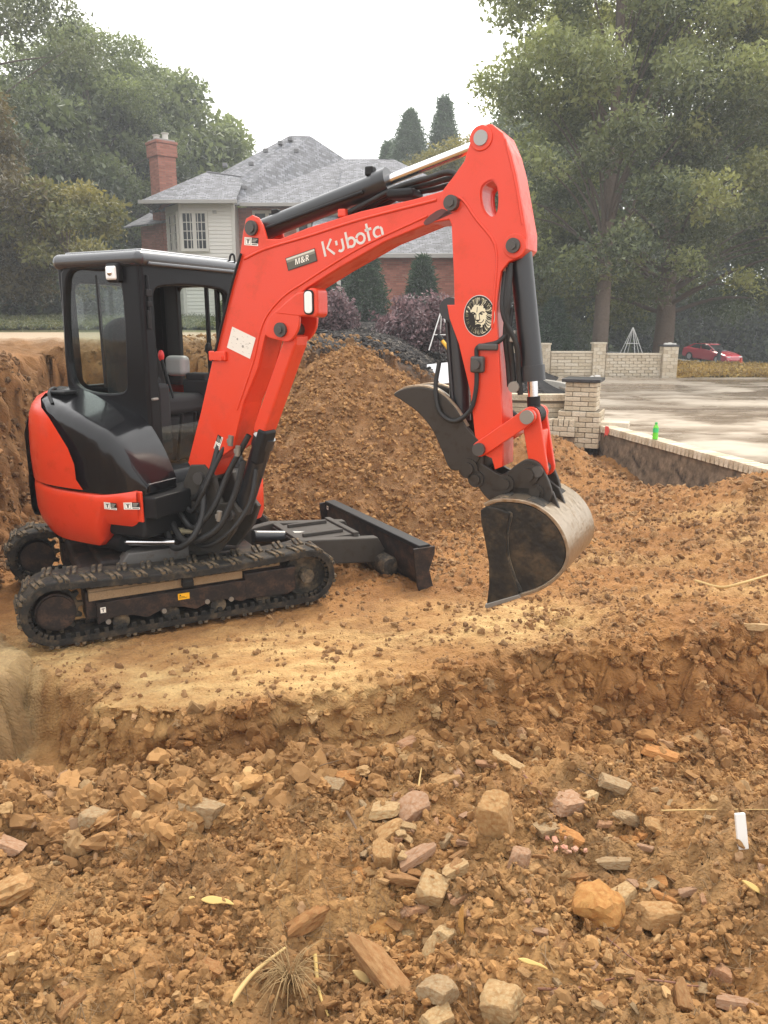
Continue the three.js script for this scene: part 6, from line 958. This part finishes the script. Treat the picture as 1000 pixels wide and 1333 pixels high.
{
  const q = rng(900), tints = Object.keys(TINT), L = 'fist-sized angular stone lying loose among many on the spoil in front';
  for (let i = 0; i < 200; i++) {
    const u = q(), cx = u < 0.45 ? 545 + 110 * (q() + q() - 1) : u < 0.8 ? 800 + 190 * (q() + q() - 1) : 1000 * q(), py = u < 0.45 ? 1100 + 170 * (q() + q() - 1) : 960 + 373 * q(), s = (7 + 15 * Math.pow(q(), 2)) * lerp(0.75, 1.25, (py - 960) / 373);
    stoneAt(cx, py, s * (1.1 + 0.6 * q()), s * (0.7 + 0.3 * q()), ['tan', 'brown', 'orange', 'clod', 'tan', 'brown', 'pink', 'grey', 'clod', 'mauve', 'pale'][Math.floor(q() * 11)], Math.floor(q() * 14), L, { group: 'loose stones on the spoil', ry: q() * 3, rz: (q() - 0.5) * 0.6, name: 'loose_stone' });
  }
  // crumbs of soil and grit: nobody could count these
  const scatter = (name, n, place, cols, geos, flat, seed) => {
    const r = rng(seed), lists = geos.map(() => []);
    for (let i = 0; i < n; i++) { const p = place(r); if (p) lists[Math.floor(r() * geos.length)].push(p); }
    const grp = new THREE.Group(); grp.name = name; grp.userData.kind = 'stuff'; scene.add(grp);
    lists.forEach((l, k) => { const mat = std([1, 1, 1], { roughness: 0.94, map: rep(T.speck, 1) }); const im = new THREE.InstancedMesh(geos[k], mat, l.length), m = new THREE.Matrix4(), qq = new THREE.Quaternion(), e = new THREE.Euler(), c = new THREE.Color();
      l.forEach(([x, y, z, s, col], i) => { e.set(r() * 6.28, r() * 6.28, r() * 6.28); if (flat) e.set((r() - 0.5) * 0.9, r() * 6.28, (r() - 0.5) * 0.9); qq.setFromEuler(e); m.compose(V(x, y, z), qq, V(s * (0.8 + 0.7 * r()), s * (0.6 + 0.4 * r()), s * (0.8 + 0.4 * r()))); im.setMatrixAt(i, m); const w = 0.75 + 0.5 * r(); c.setRGB(col[0] * w, col[1] * w, col[2] * w); im.setColorAt(i, c); });
      im.name = name; im.castShadow = im.receiveShadow = true; grp.add(im); });
    return grp;
  };
  const soilish = (r, X, d) => { const k = r(); return k < 0.93 ? mix3([0.27, 0.13, 0.042], [0.44, 0.235, 0.085], r()) : k < 0.97 ? mix3(TINT.pale, TINT.tan, r()) : k < 0.985 ? TINT.grey : TINT.mauve; };
  scatter('soil_crumbs', 130000, (r) => { const d = 1.15 + 2.4 * Math.pow(r(), 1.3), X = (r() * 2 - 1) * (0.62 * d + 0.15), e = interp(EDGE, X); if (d > e - 0.1) return null; const clump = ss(-0.4, 0.35, fbm(X * 2.1 + 60, d * 2.1, 4)); if (r() > 0.16 + 1.0 * clump * clump) return null; if (X < -1.7 && d > 2.6) return null; const s = 0.0026 + 0.0145 * Math.pow(r(), 5); const y = groundH(X, d), k = soilish(r, X, d); return [X, y + s * 0.2, -d, s, mix3(k, groundColor(X, d, y), 0.62)]; }, 0, RS, false, 31);
  scatter('trench_rubble', 20000, (r) => { const X = lerp(-1.7, 4.0, r()), e = interp(EDGE, X), c = Math.pow(r(), 0.8) * 1.5 - 0.06, d = e - c; if (d < 1.9) return null; const s = (0.006 + 0.040 * Math.pow(r(), 3)) * (c < 0.02 ? 0.6 : 1), y = groundH(X, d); return [X, y + s * 0.15, -d, s, mix3(soilish(r), groundColor(X, d, y), 0.6)]; }, 0, [...RS, ...CS], false, 32);
  scatter('floor_crumbs', 45000, (r) => { const d = 3.7 + 7.5 * Math.pow(r(), 1.2), X = lerp(-0.56, 0.56, r()) * d + 0.3, e = interp(EDGE, X); if (d < e || X > interp(WALLX, d) || X < interp(BANKL, d)) return null; if (Math.hypot(X + 1.62, d - 5.4) < 0.95) return null; const cl = fbm(X * 1.5, d * 1.5 + 9, 3); if (r() > (0.3 + 0.9 * ss(-0.3, 0.4, cl)) * (1 - 0.75 * ss(1.2, 0.2, X) * ss(6.2, 5.5, d))) return null; if (pileH(X, d) > groundH(X, d)) return null; const s = (0.005 + 0.022 * Math.pow(r(), 4)) * (1 + 0.6 * ss(5, 8, d)); return [X, groundH(X, d) + s * 0.15, -d, s, mix3([0.24, 0.125, 0.05], [0.42, 0.25, 0.11], r())]; }, 0, RS, false, 33);
  scatter('heap_clods', 48000, (r) => { const X = lerp(-2.7, 2.2, r()), d = lerp(7.0, 10.2, r()), y = pileH(X, d); if (y < groundH(X, d) - 0.02) return null; const cl = fbm(X * 1.8 + 5, d * 1.8, 3); if (r() > 0.25 + ss(-0.4, 0.4, cl)) return null; const s = 0.006 + 0.026 * Math.pow(r(), 3.6); return [X, y + s * 0.2, -d, s, mix3([0.25, 0.125, 0.044], [0.43, 0.235, 0.085], r())]; }, 0, RS, false, 34);
  scatter('bank_clods', 12000, (r) => { const left = r() < 0.6, d = left ? lerp(4.6, 8.4, r()) : 0; let X, dd; if (left) { dd = d; X = interp(BANKL, d) - 0.9 * r() + 0.1; } else { X = lerp(-3.4, 3.2, r()); dd = interp(BANKB, X) + 0.9 * r() - 0.1; } const s = 0.008 + 0.03 * Math.pow(r(), 3); return [X, groundH(X, dd) + s * 0.1, -dd, s, mix3(cDark, [0.30, 0.155, 0.062], r())]; }, 0, RS, false, 35);
  scatter('mulch_chips', 14000, (r) => { const d = lerp(10.5, 22, Math.pow(r(), 1.3)), X = lerp(-1.6, yardX1(d) + 0.5, r()); if (d - interp(BANKB, X) < 0.8 || X > interp(WALLX, d) - 0.4 + (d > 13 ? 1 : 0)) return null; const s = 0.014 + 0.03 * r(); return [X, groundH(X, d) + 0.005, -d, s, r() < 0.12 ? [0.16, 0.14, 0.12] : mix3([0.012, 0.012, 0.013], [0.07, 0.06, 0.056], r())]; }, 0, RS, true, 36);
  const lv = []; { const r = rng(37); for (let i = 0; i < 2600; i++) { const d = lerp(25, 31, r()), X = lerp(8.6, 14.5, r()); lv.push([X, streetH(X, d) + 0.12 + 0.1 * r() * (X < 12 ? 1 : 0.2), -d, r()]); } }
  foliage('fallen_leaves', LEAF.small, lv, scene, [[0.38, 0.24, 0.05], [0.72, 0.52, 0.16]], 38, 1, 2.2).userData.kind = 'stuff';
  // twigs, roots and straws
  const wood = { dark: std([0.16, 0.10, 0.055], { roughness: 0.9 }), tan: std([0.52, 0.36, 0.15], { roughness: 0.8 }), yellow: std([0.60, 0.42, 0.14], { roughness: 0.7 }), orange: std([0.62, 0.34, 0.10], { roughness: 0.8, map: rep(T.speck, 5) }), red: std([0.24, 0.115, 0.075], { roughness: 0.8 }) };
  const twig = (label, pts, w, m, name = 'twig') => { const P = pts.map(([x, y, up = 0.01]) => { const p = onGround(x, y, groundH); p.y += up; return p; }), c = new THREE.CatmullRomCurve3(P), g = taper(c.getPoints(14), w, w * 0.5, 22, 7); const o = tag(obj(name, [g], wood[m]), label, name === 'twig' ? 'twig' : name); return o; };
  twig('thin upright twig above the square brown-pink stone', [[544, 1030, 0.0], [550, 1002, 0.03], [556, 975, 0.02]], 0.004, 'tan');
  twig('pale bent stick at the bottom left of the frayed grass tuft', [[300, 1310, 0.01], [330, 1280, 0.03], [372, 1246, 0.03]], 0.0075, 'tan');
  twig('yellow root curving down at the bottom edge', [[410, 1250, 0.02], [416, 1300, 0.02], [428, 1328, 0.012]], 0.006, 'yellow');
  twig('long dark stick running diagonally left of the stone cluster', [[452, 1060, 0.01], [478, 1110, 0.015], [508, 1160, 0.006]], 0.005, 'dark');
  twig('reddish twig pointing at the brownish-red boulder', [[682, 1012, 0.01], [700, 1034, 0.015], [720, 1052, 0.01]], 0.004, 'red');
  twig('thin dark twig above the slanting grey slab', [[752, 1004, 0.01], [782, 1026, 0.02], [800, 1040, 0.01]], 0.0035, 'dark');
  twig('wavy reddish root low at the right', [[700, 1290, 0.006], [750, 1292, 0.012], [800, 1278, 0.01], [860, 1282, 0.012], [918, 1284, 0.01], [928, 1262, 0.012]], 0.0035, 'red');
  twig('slanting brown twig below the big ochre block', [[770, 1205, 0.01], [790, 1225, 0.01], [838, 1262, 0.006]], 0.003, 'red');
  twig('thin pale root running across the right hand hollow', [[860, 1062, 0.02], [920, 1064, 0.03], [1000, 1064, 0.03]], 0.0032, 'tan');
  twig('light curved root near the far right of the dug floor', [[905, 758, 0.01], [940, 768, 0.02], [965, 764, 0.03], [1004, 752, 0.03]], 0.014, 'tan');
  twig('dark twig crossing the soil left of the upright twig', [[330, 1050, 0.01], [400, 1010, 0.02], [470, 985, 0.01]], 0.003, 'dark');
  twig('slim straw lying in front of the pointed grey stone', [[305, 1020, 0.01], [318, 1050, 0.015], [290, 1080, 0.01]], 0.003, 'tan');
  const chip = (label, px, py, w, h, m, rz, name) => { const p = onGround(px, py, groundH), s = Math.hypot(p.x, p.y - EYE, p.z) / 1006.97, q2 = rng(Math.round(px)), pts = smoothPts([[-w / 2, -h * 0.1], [-w * 0.2, -h * 0.4], [w * 0.15, -h * 0.25], [w / 2, -h * 0.3], [w * 0.3, h * 0.1], [w * 0.05, h * 0.25], [-w * 0.3, h * 0.3]].map(([a, b]) => [(a + 2 * q2()) * s, b * s]), 24), o = obj(name, [plate(pts, 0, 0.006, 0.002).rotateX(-0.9)], wood[m]); o.position.copy(p).add(V(0, 0.016, 0)); o.rotation.z = rz; return tag(o, label, name.replace('_', ' ')); };
  chip('orange splinter of wood standing out right of the cream stone', 601, 1214, 68, 16, 'orange', 1.62, 'wood_splinter');
  chip('yellow curled leaf on the soil at the lower left', 284, 1178, 38, 12, 'yellow', -0.1, 'fallen_leaf'); chip('yellow straw blade near the right edge', 985, 1165, 46, 9, 'yellow', -0.6, 'straw_blade'); chip('pale wood chip beside the long brown slab', 478, 1282, 44, 12, 'tan', -0.7, 'wood_chip'); chip('yellow straw blade left of the tall pale stone', 692, 1260, 38, 7, 'yellow', -0.35, 'straw_blade'); chip('flat straw at the right of the bare stick', 250, 1205 - 30, 8, 4, 'yellow', 0.3, 'straw_blade');
  { const p = onGround(968, 1098, groundH), o = obj('white_stake', [bx(0.034, 0.11, 0.012, 0, 0.05, 0, 0.004)], M.white); o.position.copy(p).add(V(0, -0.015, 0)); o.rotation.set(-0.35, 0.1, 0.05); tag(o, 'short white stake stuck in the hollow at the right edge', 'stake'); }
  { // frayed tuft of dead grass
    const p = onGround(378, 1288, groundH), r = rng(66), gs = []; for (let i = 0; i < 70; i++) { const a = r() * 6.28, l = 0.05 + 0.08 * r(); gs.push(taper([V(0.03 * (r() - 0.5), 0, 0.03 * (r() - 0.5)), V(Math.cos(a) * l * 0.4, 0.06 + 0.03 * r(), Math.sin(a) * l * 0.4), V(Math.cos(a) * l, 0.02 + 0.06 * r(), Math.sin(a) * l)], 0.0016, 0.0006, 5, 4)); }
    const o = obj('grass_tuft', gs, std([0.30, 0.20, 0.09], { roughness: 0.9 })); o.position.copy(p); tag(o, 'frayed tuft of dead grass beside the bent stick at the bottom', 'grass tuft'); o.userData.kind = 'thing'; }
  { const r = rng(67), gs = []; for (let i = 0; i < 900; i++) { const py = 950 + 380 * r(), px = 1000 * r(), p = onGround(px, py, groundH), a = r() * 3.14, l = 0.015 + 0.06 * r() * r(), b = 0.4 * (r() - 0.5); if (-p.z > 3.4) continue; const e = (t, s) => { const x = p.x + Math.cos(a + b * s) * l * t, d = -p.z + Math.sin(a + b * s) * l * t; return V(x, groundH(x, d) + 0.006 + 0.006 * s, -d); }; gs.push(taper([e(-1, 0), e(0, 1), e(1, 0)], 0.0007 + 0.0016 * r() * r(), 0.0005, 5, 4)); }
    obj('rootlets', gs, std([0.24, 0.155, 0.08], { roughness: 0.9 })).userData.kind = 'stuff'; }
  { const p = onGround(735, 1098, groundH), r = rng(70), grp = thing('brick_shards', 'scatter of small pinkish-red shards under the bright orange stone', 'shards', [p.x, p.y, p.z]); for (let i = 0; i < 9; i++) addMesh('shard', RS[i % 8], std([0.40 + 0.1 * r(), 0.23, 0.155], { roughness: 0.85 }), grp, (r() - 0.5) * 0.12, 0.004, (r() - 0.5) * 0.09, r() * 3, 0.4 * (r() - 0.5)).scale.set(0.008 + 0.010 * r(), 0.005 + 0.004 * r(), 0.006 + 0.006 * r()); }
}
{
  // bottle on the wall, marker tape, tray, frames, edging
  const b = at(853, 570, 10.62), g = thing('green_bottle', 'bright green drink bottle standing on the brick-topped wall', 'bottle', [b.x, 0.392, b.z]);
  const lat = (p) => new THREE.LatheGeometry(p.map(([x, y]) => new THREE.Vector2(x, y)), 28);
  obj('bottle_body', [lat([[0, 0], [0.034, 0.002], [0.037, 0.012], [0.037, 0.075], [0.033, 0.09], [0.037, 0.105], [0.037, 0.15], [0.030, 0.18], [0.016, 0.20], [0.016, 0.215]])], phys([0.25, 0.85, 0.08], { roughness: 0.15, transmission: 0.35, thickness: 0 }), g);
  obj('label_band', [new THREE.CylinderGeometry(0.0378, 0.0378, 0.06, 28, 1, true).translate(0, 0.128, 0)], std([0.04, 0.55, 0.16]), g); obj('cap', [new THREE.CylinderGeometry(0.019, 0.019, 0.024, 20).translate(0, 0.222, 0)], std([0.05, 0.45, 0.10]), g);
  const f = at(793, 566, 12.0), tp = obj('marker_tape', [plate([[-0.035, 0.09], [0.03, 0.085], [0.04, 0.0], [0.012, -0.06], [-0.02, -0.035], [-0.04, -0.08]], 0, 0.004, 0)], std([0.75, 0.09, 0.07])); tp.position.set(interp(WALLX, 11.9) - 0.135, 0.33, -11.85); tp.rotation.y = R(-55); tag(tp, 'red marker tape hanging on the retaining wall beside the pillar', 'marker tape'); void f;
  // grey tray with yellow handles left leaning on the bank behind the arm
  const w = thing('wheelbarrow', 'pale grey wheelbarrow tray with yellow handles lying behind the excavator arm', 'wheelbarrow');
  const P = (x, y, d) => at(x, y, d);
  const t0 = P(592, 494, 11.6); obj('tray', [new THREE.CylinderGeometry(0.36, 0.24, 0.26, 4, 1).rotateY(Math.PI / 4).scale(1.6, 1.2, 1.1).rotateZ(0.12).rotateX(0.5).translate(t0.x, t0.y - 0.02, t0.z)], std([0.50, 0.52, 0.56], { roughness: 0.35 }), w);
  const hA = P(573, 440, 11.9), hB = P(612, 490, 11.5), hC = P(667, 537, 11.2);
  obj('handle', [rod(hA, hB, 0.028, 0.028, 12), rod(hB, P(640, 515, 11.35), 0.028, 0.028, 12)], M.yellow, w); obj('handle', [rod(P(606, 478, 11.4), hC, 0.028, 0.028, 12)], M.yellow, w);
  obj('grip', [rod(P(658, 529, 11.24), P(672, 541, 11.17), 0.034, 0.034, 12)], M.satin, w); obj('grip', [rod(P(570, 436, 11.9), P(576, 443, 11.87), 0.034, 0.034, 12)], M.satin, w);
  const frame = (label, px, py, d, h, wdt, n) => { const b0 = at(px, py, d), s = thing('metal_stand', label, 'stand', [b0.x, b0.y, b0.z]); const m = std([0.78, 0.78, 0.76], { roughness: 0.4 }); for (let i = 0; i < n; i++) { const a = i / n * 6.283 + 0.5; obj('leg', [rod(V(Math.cos(a) * wdt, -0.05, Math.sin(a) * wdt), V(0.01 * Math.cos(a), h, 0), 0.011, 0.011, 8)], m, s); } for (const k of [0.35]) { const pts = Array.from({ length: n + 1 }, (_, i) => { const a = (i % n) / n * 6.283 + 0.5; return V(Math.cos(a) * wdt * (1 - k), h * k, Math.sin(a) * wdt * (1 - k)); }); for (let i = 0; i < n; i++) obj('brace', [rod(pts[i], pts[i + 1], 0.008, 0.008, 8)], m, s); } return s; };
  frame('white three-legged metal stand on the mulch left of the excavator arm', 574, 452, 14.2, 0.62, 0.26, 3); frame('white many-legged metal stand behind the far yard wall', 822, 458, 26, 0.78, 0.36, 6);
  const e = at(410, 446, 11.2), ed = thing('edging_coil', 'flat coil of black garden edging on top of the soil heap', 'edging'); for (const k of [0, 1]) obj('coil', [new THREE.TorusGeometry(0.17, 0.02, 8, 40).scale(1, 0.5, 1).rotateX(-Math.PI / 2 + 0.2).translate(e.x, groundH(e.x, 11.2) + 0.05 + 0.03 * k, e.z)], M.satin, ed);
}

renderer.render(scene, camera);
